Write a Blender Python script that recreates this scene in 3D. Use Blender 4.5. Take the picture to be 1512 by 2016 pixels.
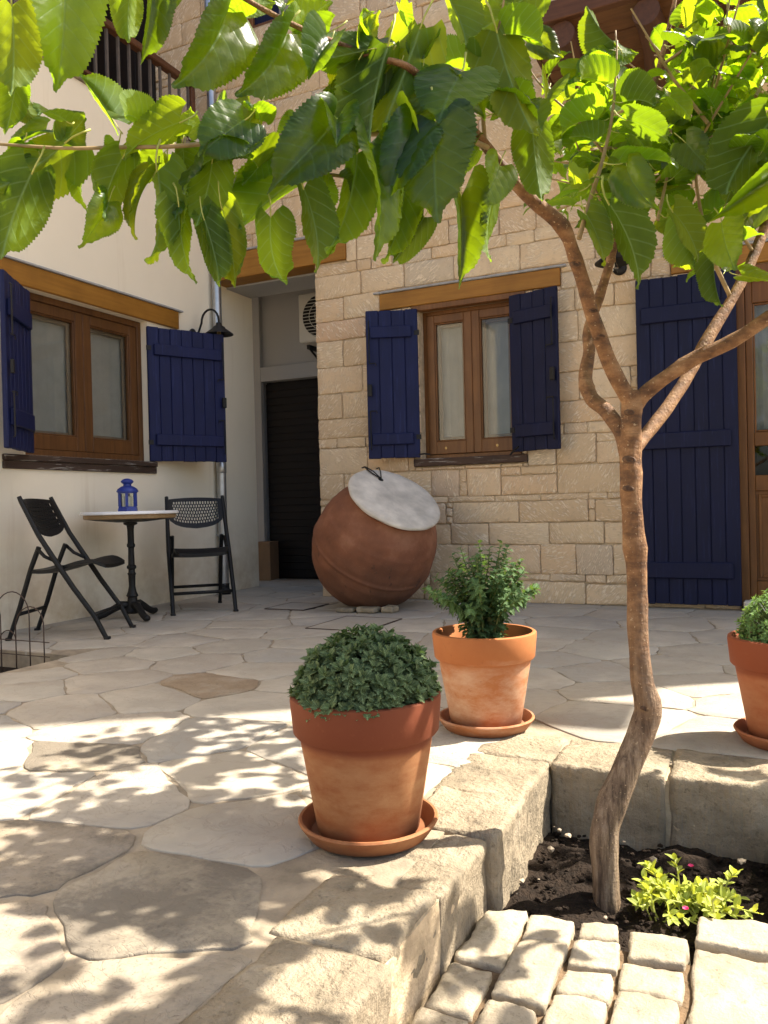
import bpy, bmesh, math, random
import numpy as np
from mathutils import Vector, Matrix, noise

for o in list(bpy.data.objects):
    bpy.data.objects.remove(o)
scene = bpy.context.scene
C = scene.collection
R = math.radians

# ------------------------------------------------------------------ camera, light, exposure
YAW, PIT, ROL, FPX = R(25.5567), R(-0.5435), R(-1.4096), 1565.5
_f = Vector((-math.sin(YAW) * math.cos(PIT), math.cos(YAW) * math.cos(PIT), math.sin(PIT)))
_r = Vector((math.cos(YAW), math.sin(YAW), 0))
_u = _r.cross(_f)
_r, _u = math.cos(ROL) * _r + math.sin(ROL) * _u, -math.sin(ROL) * _r + math.cos(ROL) * _u
CAM = Vector((0, 0, 0.80))
cd = bpy.data.cameras.new('camera')
cam = bpy.data.objects.new('camera', cd)
C.objects.link(cam)
cam.matrix_world = Matrix(((_r.x, _u.x, -_f.x, CAM.x), (_r.y, _u.y, -_f.y, CAM.y), (_r.z, _u.z, -_f.z, CAM.z), (0, 0, 0, 1)))
cd.sensor_fit = 'VERTICAL'
cd.sensor_height = 36
cd.lens = FPX / 2016 * 36
cd.clip_start = 0.05
cd.clip_end = 500
scene.camera = cam

SUN_AZ, SUN_EL = R(34), R(51)            # from +X towards +Y, and above the horizon
w = bpy.data.worlds.new('World')
scene.world = w
w.use_nodes = True
wn = w.node_tree
sky = wn.nodes.new('ShaderNodeTexSky')
sky.sky_type = 'NISHITA'
sky.sun_disc = False
sky.sun_elevation = SUN_EL
sky.dust_density = 3.0
sky.air_density = 0.9
sky.ozone_density = 0.6
sky.sun_rotation = math.pi / 2 - SUN_AZ
bg = wn.nodes['Background']
wn.links.new(sky.outputs[0], bg.inputs[0])
bg.inputs[1].default_value = 0.105
sl = bpy.data.lights.new('sun', 'SUN')
sl.energy = 5.0
sl.angle = R(0.55)
sl.color = (1.0, 0.93, 0.82)
sun = bpy.data.objects.new('sun', sl)
C.objects.link(sun)
SD = Vector((math.cos(SUN_EL) * math.cos(SUN_AZ), math.cos(SUN_EL) * math.sin(SUN_AZ), math.sin(SUN_EL)))
sun.rotation_euler = SD.to_track_quat('Z', 'Y').to_euler()
sun.location = (3, 3, 9)
scene.view_settings.view_transform = 'Standard'
scene.view_settings.look = 'None'
scene.view_settings.gamma = 1
scene.view_settings.exposure = 1.48
scene.view_settings.use_white_balance = True
scene.view_settings.white_balance_temperature = 6750
scene.view_settings.use_curve_mapping = False


def at(px, py, d):
    """survey helper: the point d metres deep behind photo pixel (px, py)"""
    return CAM + d * (_f + _r * ((px - 756) / FPX) - _u * ((py - 1008) / FPX))


def proj(p):
    q = Vector(p) - CAM
    d = q.dot(_f)
    if d < 0.05:
        return None
    return 756 + FPX * q.dot(_r) / d, 1008 - FPX * q.dot(_u) / d, d


def seen(p, m=60):
    q = proj(p)
    return q is not None and -m < q[0] < 1512 + m and -m < q[1] < 2016 + m


# ------------------------------------------------------------------ node helpers
class NT:
    def __init__(s, name):
        s.m = bpy.data.materials.new(name)
        s.m.use_nodes = True
        s.t = s.m.node_tree
        s.p = s.t.nodes['Principled BSDF']
        s.out = s.t.nodes['Material Output']

    def n(s, typ, props=None, **ins):
        nd = s.t.nodes.new('ShaderNode' + typ)
        for k, v in (props or {}).items():
            setattr(nd, k, v)
        for k, v in ins.items():
            key = int(k[1:]) if k[0] == 'i' and k[1:].isdigit() else k.replace('_', ' ')
            s.set(nd.inputs[key], v)
        return nd

    def set(s, sock, v):
        if isinstance(v, bpy.types.NodeSocket):
            s.t.links.new(v, sock)
        elif isinstance(v, bpy.types.Node):
            s.t.links.new(v.outputs[0], sock)
        elif isinstance(v, tuple) and len(v) == 3 and sock.type == 'RGBA':
            sock.default_value = (*v, 1)
        else:
            sock.default_value = v

    def math(s, op, a, b=0.0, c=0.0):
        return s.n('Math', {'operation': op}, i0=a, i1=b, i2=c).outputs[0]

    def ramp(s, fac, stops):
        nd = s.t.nodes.new('ShaderNodeValToRGB')
        s.set(nd.inputs[0], fac)
        e = nd.color_ramp.elements
        while len(e) < len(stops):
            e.new(0.5)
        for el, (p, c) in zip(e, stops):
            el.position = p
            el.color = (*c, 1) if isinstance(c, tuple) else (c, c, c, 1)
        return nd.outputs[0]

    def mix(s, fac, a, b, mode='MIX'):
        nd = s.t.nodes.new('ShaderNodeMix')
        nd.data_type = 'RGBA'
        nd.blend_type = mode
        s.set(nd.inputs[0], fac)
        s.set(nd.inputs[6], a)
        s.set(nd.inputs[7], b)
        return nd.outputs[2]

    def noise(s, vec, scale, detail=4, rough=0.55):
        return s.n('TexNoise', None, Vector=vec, Scale=scale, Detail=detail, Roughness=rough).outputs[0]

    def coords(s, shift=True):
        tc = s.n('TexCoord')
        v = tc.outputs['Object']
        if shift:
            oi = s.n('ObjectInfo')
            r = s.math('MULTIPLY', oi.outputs['Random'], 37.0)
            v = s.n('VectorMath', {'operation': 'ADD'}, i0=v, i1=r).outputs[0]
            s.rnd = oi.outputs['Random']
        return v

    def bump(s, h, strength, dist, normal=None):
        b = s.n('Bump', None, Height=h, Strength=strength, Distance=dist)
        if normal is not None:
            s.set(b.inputs['Normal'], normal)
        return b.outputs[0]


def simple(name, col, rough=0.5, var=0.25, scale=12, bump=0.15, bscale=60, metal=0.0, spec=0.5, dist=0.003):
    k = NT(name)
    v = k.coords()
    n1 = k.noise(v, scale, 5)
    dark = tuple(c * (1 - var) for c in col)
    light = tuple(min(1, c * (1 + var)) for c in col)
    k.set(k.p.inputs['Base Color'], k.ramp(n1, [(0.3, dark), (0.7, light)]))
    k.set(k.p.inputs['Roughness'], k.math('MULTIPLY_ADD', n1, 0.25, rough - 0.12))
    k.p.inputs['Metallic'].default_value = metal
    k.p.inputs['Specular IOR Level'].default_value = spec
    if bump:
        k.set(k.p.inputs['Normal'], k.bump(k.noise(v, bscale, 5), bump, dist))
    return k.m


def ashlar_mat():
    k = NT('dressed limestone')
    v = k.coords()
    r = k.rnd
    base = k.ramp(r, [(0.0, (0.62, 0.45, 0.275)), (0.3, (0.70, 0.53, 0.335)), (0.55, (0.74, 0.58, 0.385)), (0.8, (0.70, 0.49, 0.295)), (0.93, (0.60, 0.50, 0.365)), (1.0, (0.65, 0.41, 0.245))])
    big = k.noise(v, 5, 6, 0.65)
    col = k.mix(k.ramp(big, [(0.35, 0.0), (0.7, 0.75)]), base, k.mix(0.5, base, (0.48, 0.35, 0.225)))
    spots = k.noise(v, 38, 6, 0.7)
    col = k.mix(k.ramp(spots, [(0.55, 0.0), (0.75, 0.6)]), col, (0.33, 0.25, 0.175))
    # claw-chisel strokes: stretched noise turned by a different angle on every stone
    ang = k.math('MULTIPLY', k.math('SUBTRACT', k.math('FRACT', k.math('MULTIPLY', r, 7.31)), 0.5), 2.6)
    rot = k.n('VectorRotate', {'rotation_type': 'Y_AXIS'}, Vector=v, Angle=ang).outputs[0]
    st = k.n('Mapping', None, Vector=rot, Scale=(24, 24, 105)).outputs[0]
    stroke = k.noise(st, 1.0, 2, 0.5)
    fl = k.ramp(stroke, [(0.52, 0.0), (0.60, 1.0)])
    fl = k.math('MULTIPLY', fl, k.ramp(k.noise(v, 9, 2), [(0.40, 0.0), (0.54, 0.9)]))
    col = k.mix(k.math('MULTIPLY', fl, 0.8), col, (0.88, 0.74, 0.55))
    k.set(k.p.inputs['Base Color'], col)
    k.p.inputs['Roughness'].default_value = 0.9
    k.p.inputs['Specular IOR Level'].default_value = 0.2
    b1 = k.bump(fl, 0.7, 0.006)
    b2 = k.bump(k.noise(v, 22, 8, 0.7), 0.6, 0.012, b1)
    k.set(k.p.inputs['Normal'], b2)
    return k.m


def flag_mat(name, f, dark):
    k = NT(name)
    v = k.coords()
    base = k.mix(1.0, f, k.ramp(k.rnd, [(0.0, (0.40, 0.357, 0.295)), (0.35, (0.46, 0.418, 0.348)), (0.6, (0.42, 0.368, 0.302)), (0.8, (0.375, 0.351, 0.312)), (1.0, (0.465, 0.403, 0.318))]), 'MULTIPLY')
    n1 = k.noise(v, 3.2, 7, 0.68)
    col = k.mix(k.ramp(n1, [(0.50, 0.0), (0.66, 0.7)]), base, (0.36, 0.31, 0.25))
    n2 = k.noise(v, 2.1, 5, 0.6)
    col = k.mix(k.ramp(n2, [(0.5, 0.0), (0.68, 0.7)]), col, (0.53, 0.47, 0.38))
    pit = k.noise(v, 105, 6, 0.75)
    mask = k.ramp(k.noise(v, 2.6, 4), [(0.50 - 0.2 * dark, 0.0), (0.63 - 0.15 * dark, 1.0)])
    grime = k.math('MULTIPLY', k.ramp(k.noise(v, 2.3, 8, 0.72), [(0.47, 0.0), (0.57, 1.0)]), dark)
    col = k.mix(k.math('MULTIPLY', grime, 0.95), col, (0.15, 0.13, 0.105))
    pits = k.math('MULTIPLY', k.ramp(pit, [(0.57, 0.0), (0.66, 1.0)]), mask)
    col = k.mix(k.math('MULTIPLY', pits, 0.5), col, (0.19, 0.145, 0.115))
    # layered bedding seams of the stone
    warp = k.n('VectorMath', {'operation': 'ADD'}, i0=v, i1=k.n('VectorMath', {'operation': 'SCALE'}, i0=k.n('TexNoise', None, Vector=v, Scale=2.5, Detail=3).outputs[1], Scale=0.9).outputs[0]).outputs[0]
    seam = k.noise(k.n('Mapping', None, Vector=warp, Scale=(2, 9, 4)).outputs[0], 1.6, 5, 0.6)
    sm = k.ramp(seam, [(0.475, 0.0), (0.5, 1.0), (0.525, 0.0)])
    col = k.mix(k.math('MULTIPLY', sm, 0.22), col, (0.27, 0.22, 0.17))
    k.set(k.p.inputs['Base Color'], col)
    k.p.inputs['Roughness'].default_value = 0.8
    k.p.inputs['Specular IOR Level'].default_value = 0.25
    h = k.math('SUBTRACT', k.noise(v, 11, 6, 0.6), k.math('MULTIPLY', pits, 0.3))
    h = k.math('SUBTRACT', h, k.math('MULTIPLY', sm, 0.15))
    k.set(k.p.inputs['Normal'], k.bump(h, 0.55, 0.012))
    return k.m


def hewn_mat(name, c1, c2, c3, chisel=True):
    k = NT(name)
    v = k.coords()
    n1 = k.noise(v, 6, 7, 0.65)
    col = k.ramp(n1, [(0.3, c3), (0.5, c1), (0.7, c2)])
    pit = k.noise(v, 55, 6, 0.7)
    col = k.mix(k.ramp(pit, [(0.56, 0.0), (0.7, 0.7)]), col, tuple(c * 0.4 for c in c1))
    k.set(k.p.inputs['Base Color'], col)
    k.p.inputs['Roughness'].default_value = 0.88
    k.p.inputs['Specular IOR Level'].default_value = 0.2
    h = k.noise(v, 24, 8, 0.7)
    if chisel:
        st = k.noise(k.n('Mapping', None, Vector=v, Scale=(48, 48, 6)).outputs[0], 1.0, 3, 0.6)
        h = k.math('MULTIPLY_ADD', st, 0.8, h)
    k.set(k.p.inputs['Normal'], k.bump(h, 1.0 if chisel else 0.75, 0.016))
    return k.m


def wood_mat(name, c1, c2, axis='X', rough=0.5, worn=None, bump=0.25):
    k = NT(name)
    v = k.coords()
    sc = {'X': (1.5, 26, 26), 'Y': (26, 1.5, 26), 'Z': (26, 26, 1.5)}[axis]
    g = k.noise(k.n('Mapping', None, Vector=v, Scale=sc).outputs[0], 1.6, 6, 0.6)
    col = k.ramp(g, [(0.3, c1), (0.7, c2)])
    n = k.noise(v, 4, 4)
    col = k.mix(k.ramp(n, [(0.4, 0.0), (0.75, 0.45)]), col, tuple(c * 0.5 for c in c1))
    if worn:
        wv = k.noise(k.n('Mapping', None, Vector=v, Scale=sc).outputs[0], 2.2, 7, 0.7)
        col = k.mix(k.ramp(wv, [(0.57, 0.0), (0.63, 0.85)]), col, worn)
    k.set(k.p.inputs['Base Color'], col)
    k.p.inputs['Roughness'].default_value = rough
    k.p.inputs['Specular IOR Level'].default_value = 0.3
    k.set(k.p.inputs['Normal'], k.bump(g, bump, 0.004))
    return k.m


def terracotta_mat(name, c0, c1, lim, rim=None, lc=(0.60, 0.36, 0.19)):
    k = NT(name)
    v = k.coords()
    base = k.ramp(k.noise(v, 4, 5), [(0.3, c0), (0.7, c1)])
    z = k.n('SeparateXYZ', None, Vector=k.n('TexCoord').outputs['Object']).outputs[2]
    wob = k.noise(k.n('Mapping', None, Vector=v, Scale=(5, 5, 22)).outputs[0], 1.0, 5, 0.6)
    lime = k.math('MULTIPLY', k.ramp(k.math('MULTIPLY_ADD', wob, 0.16, z), [(0.10, 0.5), (0.17, 0.75), (0.29, 0.45), (0.33, 0.0)]), k.ramp(k.noise(k.n('Mapping', None, Vector=v, Scale=(7, 7, 16)).outputs[0], 1.0, 7, 0.7), [(0.36, 0.05), (0.66, 1.0)]))
    col = k.mix(k.n('Clamp', None, Value=k.math('MULTIPLY', lime, lim)), base, lc)
    damp = k.ramp(k.math('MULTIPLY_ADD', wob, 0.06, z), [(0.03, 0.75), (0.085, 0.0)])
    col = k.mix(damp, col, (0.17, 0.065, 0.03))
    if rim:
        col = k.mix(k.ramp(k.math('MULTIPLY_ADD', k.noise(v, 5, 5), 0.03, z), [(0.222, 0.0), (0.238, 0.85)]), col, rim)
    sp = k.noise(v, 70, 4, 0.6)
    col = k.mix(k.ramp(sp, [(0.62, 0.0), (0.75, 0.35)]), col, (0.26, 0.09, 0.04))
    k.set(k.p.inputs['Base Color'], col)
    k.p.inputs['Roughness'].default_value = 0.78
    k.p.inputs['Specular IOR Level'].default_value = 0.3
    k.set(k.p.inputs['Normal'], k.bump(k.noise(v, 55, 6, 0.7), 0.25, 0.003))
    return k.m


def jar_mat():
    k = NT('old fired clay')
    v = k.coords(False)
    n1 = k.noise(v, 3.5, 6, 0.6)
    col = k.ramp(n1, [(0.3, (0.15, 0.058, 0.030)), (0.52, (0.225, 0.088, 0.045)), (0.72, (0.33, 0.15, 0.085))])
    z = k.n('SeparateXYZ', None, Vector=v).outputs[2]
    low_dark = k.ramp(k.math('MULTIPLY_ADD', k.noise(v, 3, 6, 0.65), 0.55, k.math('ADD', z, 0.42)), [(0.05, 0.9), (0.62, 0.0)])  # darkens towards the bottom of the jar, broken up by noise
    col = k.mix(low_dark, col, (0.07, 0.045, 0.032))
    st = k.noise(k.n('Mapping', None, Vector=v, Scale=(14, 14, 2.5)).outputs[0], 1.2, 5, 0.65)
    col = k.mix(k.ramp(st, [(0.63, 0.0), (0.70, 0.8)]), col, (0.045, 0.03, 0.025))
    col = k.mix(k.ramp(k.noise(v, 45, 5, 0.7), [(0.6, 0.0), (0.75, 0.4)]), col, (0.38, 0.21, 0.13))
    k.set(k.p.inputs['Base Color'], col)
    k.p.inputs['Roughness'].default_value = 0.75
    k.p.inputs['Specular IOR Level'].default_value = 0.3
    k.set(k.p.inputs['Normal'], k.bump(k.noise(v, 26, 7, 0.65), 0.35, 0.008))
    return k.m


def leaf_mat(name, top, under, trans, veins=9.0, tmix=0.5, gloss=0.38, var=0.5, vscale=7):
    k = NT(name)
    uv = k.n('TexCoord').outputs['UV']
    s = k.n('SeparateXYZ', None, Vector=uv)
    u, vv = s.outputs[0], s.outputs[1]
    au = k.math('ABSOLUTE', u)
    oi = k.n('ObjectInfo').outputs['Random']
    f = k.math('FRACT', k.math('MULTIPLY', k.math('SUBTRACT', vv, k.math('MULTIPLY', au, 0.75)), veins))
    d = k.math('ABSOLUTE', k.math('SUBTRACT', f, 0.5))
    side = k.ramp(d, [(0.0, 1.0), (0.035, 0.8), (0.075, 0.0)])
    mid = k.ramp(au, [(0.006, 1.0), (0.02, 0.0)])
    vein = k.math('MAXIMUM', mid, k.math('MULTIPLY', side, 0.6))
    n = k.noise(k.coords(), vscale, 4)
    hue = k.math('MULTIPLY_ADD', oi, 0.7, 0.62)
    nn = k.math('MULTIPLY_ADD', n, var, 1.0 - var / 2)
    hv = k.math('MULTIPLY', hue, nn)
    back = k.n('NewGeometry').outputs['Backfacing']
    c = k.mix(back, top, under)
    c = k.mix(1.0, c, k.n('CombineColor', None, i0=hv, i1=hv, i2=hv).outputs[0], 'MULTIPLY')
    pale = k.mix(back, tuple(min(1, x * 2.5 + 0.04) for x in top), tuple(min(1, x * 2.5 + 0.07) for x in under))
    tk = k.math('MULTIPLY_ADD', k.math('FRACT', k.math('MULTIPLY', oi, 13.7)), 0.95, 0.50)
    c = k.mix(k.math('MULTIPLY', vein, 0.9), c, pale)
    k.set(k.p.inputs['Base Color'], c)
    k.set(k.p.inputs['Roughness'], k.math('MULTIPLY_ADD', back, 0.3, gloss))
    k.set(k.p.inputs['Specular IOR Level'], k.math('MULTIPLY_ADD', back, -0.3, 0.5))
    yel = k.mix(k.ramp(oi, [(0.55, 0.0), (1.0, 0.55)]), trans, (min(1, trans[0] * 1.75), trans[1] * 1.12, trans[2]))
    tc = k.mix(k.math('MULTIPLY', vein, 0.45), yel, tuple(x * 0.62 for x in trans))
    tc = k.mix(1.0, tc, k.n('CombineColor', None, i0=tk, i1=tk, i2=tk).outputs[0], 'MULTIPLY')
    quilt = k.math('MULTIPLY_ADD', k.math('POWER', k.math('MULTIPLY', d, 2.0), 0.6), 1.0, k.math('MULTIPLY', k.noise(k.coords(), 30, 3), 0.35))
    nb = k.bump(k.math('SUBTRACT', quilt, mid), 0.35, 0.0022)
    k.set(k.p.inputs['Normal'], nb)
    tr = k.n('BsdfTranslucent', None, Color=tc)
    k.set(tr.inputs['Normal'], nb)
    ms = k.n('MixShader', None, i0=tmix, i1=k.p.outputs[0], i2=tr.outputs[0])
    k.t.links.new(ms.outputs[0], k.out.inputs[0])
    return k.m


def bark_mat():
    k = NT('mulberry bark')
    v = k.coords(False)
    z = k.n('SeparateXYZ', None, Vector=v).outputs[2]
    g = k.noise(k.n('Mapping', None, Vector=v, Scale=(60, 60, 8)).outputs[0], 1.0, 8, 0.72)
    old = k.ramp(g, [(0.38, (0.070, 0.045, 0.028)), (0.5, (0.20, 0.135, 0.085)), (0.64, (0.37, 0.275, 0.185))])
    sm = k.noise(k.n('Mapping', None, Vector=v, Scale=(16, 16, 30)).outputs[0], 1.0, 7, 0.65)
    young = k.ramp(sm, [(0.34, (0.075, 0.033, 0.014)), (0.5, (0.20, 0.095, 0.038)), (0.66, (0.34, 0.19, 0.09))])
    age = k.ramp(k.math('MULTIPLY_ADD', k.noise(v, 6, 4), 0.5, z), [(0.62, 0.0), (1.0, 1.0)])
    col = k.mix(age, old, young)
    ring = k.noise(k.n('Mapping', None, Vector=v, Scale=(3, 3, 70)).outputs[0], 1.0, 4, 0.6)
    col = k.mix(k.ramp(ring, [(0.60, 0.0), (0.70, 0.5)]), col, (0.075, 0.035, 0.018))
    len_ = k.noise(v, 150, 2)
    col = k.mix(k.ramp(len_, [(0.66, 0.0), (0.71, 0.75)]), col, (0.50, 0.37, 0.23))
    k.set(k.p.inputs['Base Color'], col)
    k.p.inputs['Roughness'].default_value = 0.75
    h = k.math('MULTIPLY_ADD', len_, 0.25, k.math('MULTIPLY', g, k.math('MULTIPLY_ADD', age, -0.6, 1.0)))
    h = k.math('MULTIPLY_ADD', sm, 0.35, h)
    k.set(k.p.inputs['Normal'], k.bump(h, 0.9, 0.012))
    return k.m


def plaster_mat(name, col, stain):
    k = NT(name)
    v = k.coords(False)
    n1 = k.noise(v, 1.1, 6, 0.6)
    c = k.mix(k.ramp(n1, [(0.4, 0.0), (0.75, 0.4)]), col, tuple(x * 0.84 for x in col))
    z = k.n('SeparateXYZ', None, Vector=v).outputs[2]
    low = k.math('MULTIPLY', k.ramp(z, [(0.0, 1.0), (0.75, 0.0)]), k.ramp(k.noise(v, 2.2, 6, 0.65), [(0.38, 0.0), (0.62, 0.9)]))
    c = k.mix(low, c, stain)
    drip = k.noise(k.n('Mapping', None, Vector=v, Scale=(9, 9, 0.6)).outputs[0], 1.0, 5, 0.6)
    c = k.mix(k.ramp(drip, [(0.6, 0.0), (0.75, 0.3)]), c, stain)
    k.set(k.p.inputs['Base Color'], c)
    k.p.inputs['Roughness'].default_value = 0.92
    k.p.inputs['Specular IOR Level'].default_value = 0.2
    h = k.math('MULTIPLY_ADD', k.noise(v, 3, 3), 2.0, k.noise(v, 110, 4))
    k.set(k.p.inputs['Normal'], k.bump(h, 0.22, 0.006))
    return k.m


def glass_mat(name, tint=(0.9, 0.92, 0.9)):
    k = NT(name)
    tr = k.n('BsdfTransparent', None, Color=tint)
    gl = k.n('BsdfGlossy', None, Color=(1, 1, 1), Roughness=0.03)
    lw = k.n('Fresnel', None, IOR=1.5)
    fr = k.math('MULTIPLY', lw.outputs[0], k.math('SUBTRACT', 1.0, k.n('NewGeometry').outputs['Backfacing']))
    ms = k.n('MixShader', None, i0=fr, i1=tr.outputs[0], i2=gl.outputs[0])
    k.t.links.new(ms.outputs[0], k.out.inputs[0])
    return k.m


M = dict(
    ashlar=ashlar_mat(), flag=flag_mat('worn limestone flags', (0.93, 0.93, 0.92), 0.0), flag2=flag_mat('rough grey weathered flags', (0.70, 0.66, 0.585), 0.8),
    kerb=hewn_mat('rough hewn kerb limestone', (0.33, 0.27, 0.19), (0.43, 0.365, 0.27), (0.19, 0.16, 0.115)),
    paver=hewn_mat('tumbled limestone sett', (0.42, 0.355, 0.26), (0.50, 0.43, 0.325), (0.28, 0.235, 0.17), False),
    tan=hewn_mat('tan sandstone flag', (0.31, 0.235, 0.16), (0.38, 0.32, 0.245), (0.25, 0.18, 0.115), False),
    mortar=simple('lime mortar', (0.50, 0.39, 0.26), 0.95, 0.25, 18, 0.8, 70, spec=0.15, dist=0.008),
    bed=simple('sandy bedding mortar', (0.32, 0.265, 0.195), 0.95, 0.3, 9, 0.7, 70, spec=0.15, dist=0.006),
    sand=simple('sandy joint', (0.17, 0.115, 0.07), 0.95, 0.35, 25, 0.9, 90, spec=0.15, dist=0.008),
    soil=simple('dark potting soil', (0.024, 0.016, 0.011), 0.95, 0.55, 30, 1.0, 80, spec=0.2, dist=0.02),
    earth=simple('dry earth', (0.30, 0.25, 0.19), 0.95, 0.3, 3, 0.6, 30, spec=0.2, dist=0.02),
    plaster=plaster_mat('cream limewash', (0.86, 0.775, 0.61), (0.55, 0.42, 0.26)),
    grey=plaster_mat('grey white render', (0.40, 0.395, 0.385), (0.42, 0.40, 0.37)),
    navy=wood_mat('navy painted wood', (0.0030, 0.0070, 0.048), (0.0042, 0.0092, 0.062), 'Z', 0.6, (0.012, 0.020, 0.090), 0.2),
    navy2=wood_mat('deep navy painted wood', (0.0022, 0.0042, 0.028), (0.0030, 0.0056, 0.036), 'Z', 0.62, (0.009, 0.014, 0.055), 0.2),
    ochre=wood_mat('ochre varnished timber', (0.27, 0.115, 0.015), (0.37, 0.17, 0.026), 'X', 0.5),
    ochre_y=wood_mat('ochre varnished timber along the wall', (0.25, 0.108, 0.014), (0.34, 0.155, 0.024), 'Y', 0.5),
    brown=wood_mat('brown varnished window timber', (0.135, 0.052, 0.014), (0.21, 0.088, 0.025), 'Z', 0.4),
    brown_shaded=wood_mat('shaded varnished window timber', (0.085, 0.034, 0.010), (0.14, 0.060, 0.018), 'Z', 0.45),  # copy of brown, darkened to hold the shade on the left window
    darkb=wood_mat('dark brown timber', (0.085, 0.034, 0.015), (0.14, 0.058, 0.026), 'X', 0.5),
    sill=wood_mat('peeling dark sill', (0.05, 0.028, 0.018), (0.09, 0.05, 0.032), 'X', 0.7, (0.48, 0.44, 0.38)),
    sill_y=wood_mat('peeling dark sill along the wall', (0.04, 0.024, 0.016), (0.07, 0.042, 0.028), 'Y', 0.7, (0.42, 0.39, 0.34)),
    ceiling=wood_mat('russet ceiling boards', (0.13, 0.058, 0.024), (0.21, 0.098, 0.04), 'X', 0.5),
    beam=wood_mat('dark round beam', (0.065, 0.03, 0.018), (0.115, 0.05, 0.027), 'Y', 0.6),
    terracotta=terracotta_mat('dark red terracotta', (0.26, 0.082, 0.031), (0.36, 0.135, 0.050), 1.0, (0.17, 0.042, 0.019), (0.50, 0.29, 0.14)), terracotta2=terracotta_mat('lime bloomed orange terracotta', (0.40, 0.13, 0.042), (0.48, 0.185, 0.065), 1.0, None, (0.68, 0.52, 0.38)), terracotta3=terracotta_mat('red orange terracotta', (0.32, 0.09, 0.036), (0.39, 0.13, 0.056), 0.5, (0.23, 0.058, 0.025)), jar=jar_mat(),
    lid=simple('pale stone lid', (0.60, 0.545, 0.465), 0.88, 0.24, 7, 0.6, 40, spec=0.2, dist=0.006),
    black=simple('black plastic', (0.0075, 0.0075, 0.0075), 0.5, 0.2, 30, 0.08, 200, spec=0.3),
    iron=simple('black cast iron', (0.008, 0.0075, 0.007), 0.55, 0.3, 30, 0.3, 120, spec=0.35),
    rust=simple('rusty wire', (0.055, 0.032, 0.022), 0.7, 0.4, 60, 0.3, 200),
    zinc=simple('galvanised steel', (0.46, 0.47, 0.48), 0.36, 0.18, 9, 0.05, 60, metal=0.9),
    flashing=simple('lead flashing', (0.33, 0.33, 0.33), 0.6, 0.2, 20, 0.2, 60),
    lantern=simple('cobalt painted tin', (0.018, 0.040, 0.24), 0.4, 0.2, 40, 0.1, 120),
    marble=simple('white table marble', (0.80, 0.79, 0.77), 0.25, 0.05, 5, 0.0),
    plywood=wood_mat('table edge wood', (0.30, 0.19, 0.09), (0.42, 0.28, 0.14), 'X', 0.5),
    wax=simple('candle wax', (0.82, 0.77, 0.66), 0.5, 0.05, 20, 0.1, 60),
    curtain=simple('net curtain', (0.29, 0.275, 0.26), 0.9, 0.10, 6, 0.5, 40, spec=0.1),
    glass=glass_mat('window glass'),
    cream=simple('cream appliance enamel', (0.66, 0.63, 0.56), 0.4, 0.05, 6, 0.03, 60),
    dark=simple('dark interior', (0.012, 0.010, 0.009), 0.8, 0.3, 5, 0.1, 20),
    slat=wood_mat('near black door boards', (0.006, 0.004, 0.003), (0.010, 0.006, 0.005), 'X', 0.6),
    cardboard=simple('brown cardboard', (0.26, 0.155, 0.08), 0.85, 0.12, 10, 0.1, 50),
    bark=bark_mat(), scar=simple('dark bark scar', (0.105, 0.055, 0.03), 0.85, 0.5, 70, 0.8, 120),
    twig=simple('green brown twig', (0.30, 0.21, 0.10), 0.6, 0.3, 30, 0.2, 90),
    petiole=simple('yellow green leaf stalk', (0.42, 0.44, 0.10), 0.5, 0.15, 20, 0.0),
    leaf=leaf_mat('mulberry leaf', (0.010, 0.036, 0.007), (0.050, 0.095, 0.024), (0.40, 0.62, 0.012), 6.0, 0.47, 0.34),
    mum=leaf_mat('chrysanthemum leaf', (0.095, 0.155, 0.06), (0.14, 0.20, 0.09), (0.22, 0.38, 0.09), 5.0, 0.22, 0.45, 2.0, 45),
    mum2=leaf_mat('dark chrysanthemum leaf', (0.036, 0.080, 0.022), (0.07, 0.13, 0.05), (0.22, 0.38, 0.05), 5.0, 0.22, 0.45, 2.0, 30),
    basil=leaf_mat('bush basil leaf', (0.085, 0.185, 0.045), (0.14, 0.24, 0.09), (0.30, 0.48, 0.07), 5.0, 0.25, 0.42, 1.6, 50),
    fleshy=leaf_mat('fleshy yellow green leaf', (0.40, 0.47, 0.06), (0.42, 0.50, 0.10), (0.62, 0.66, 0.06), 0.5, 0.35, 0.32),
    stem=simple('green stem', (0.13, 0.17, 0.05), 0.6, 0.2, 20, 0.1, 60),
    pink=simple('magenta petals', (0.72, 0.03, 0.16), 0.5, 0.2, 20, 0.0),
    bulb=glass_mat('clear bulb glass', (0.95, 0.93, 0.9)),
    brass=simple('dull brass', (0.45, 0.30, 0.12), 0.35, 0.2, 20, 0.1, 60, metal=0.8),
    ball=simple('red rubber', (0.30, 0.05, 0.05), 0.4, 0.1, 10, 0.0),
    ball_b=simple('blue rubber', (0.03, 0.06, 0.20), 0.4, 0.1, 10, 0.0),
    pebble=simple('pale pebble', (0.36, 0.29, 0.21), 0.85, 0.3, 20, 0.5, 60, dist=0.006),
    blind=simple('brown net border', (0.21, 0.155, 0.115), 0.9, 0.1, 6, 0.3, 60, spec=0.1),
    rail=simple('grey brown metal', (0.10, 0.085, 0.075), 0.5, 0.2, 20, 0.05, 60),
    tile=simple('clay roof', (0.40, 0.20, 0.11), 0.85, 0.25, 10, 0.3, 40),
)


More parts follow.
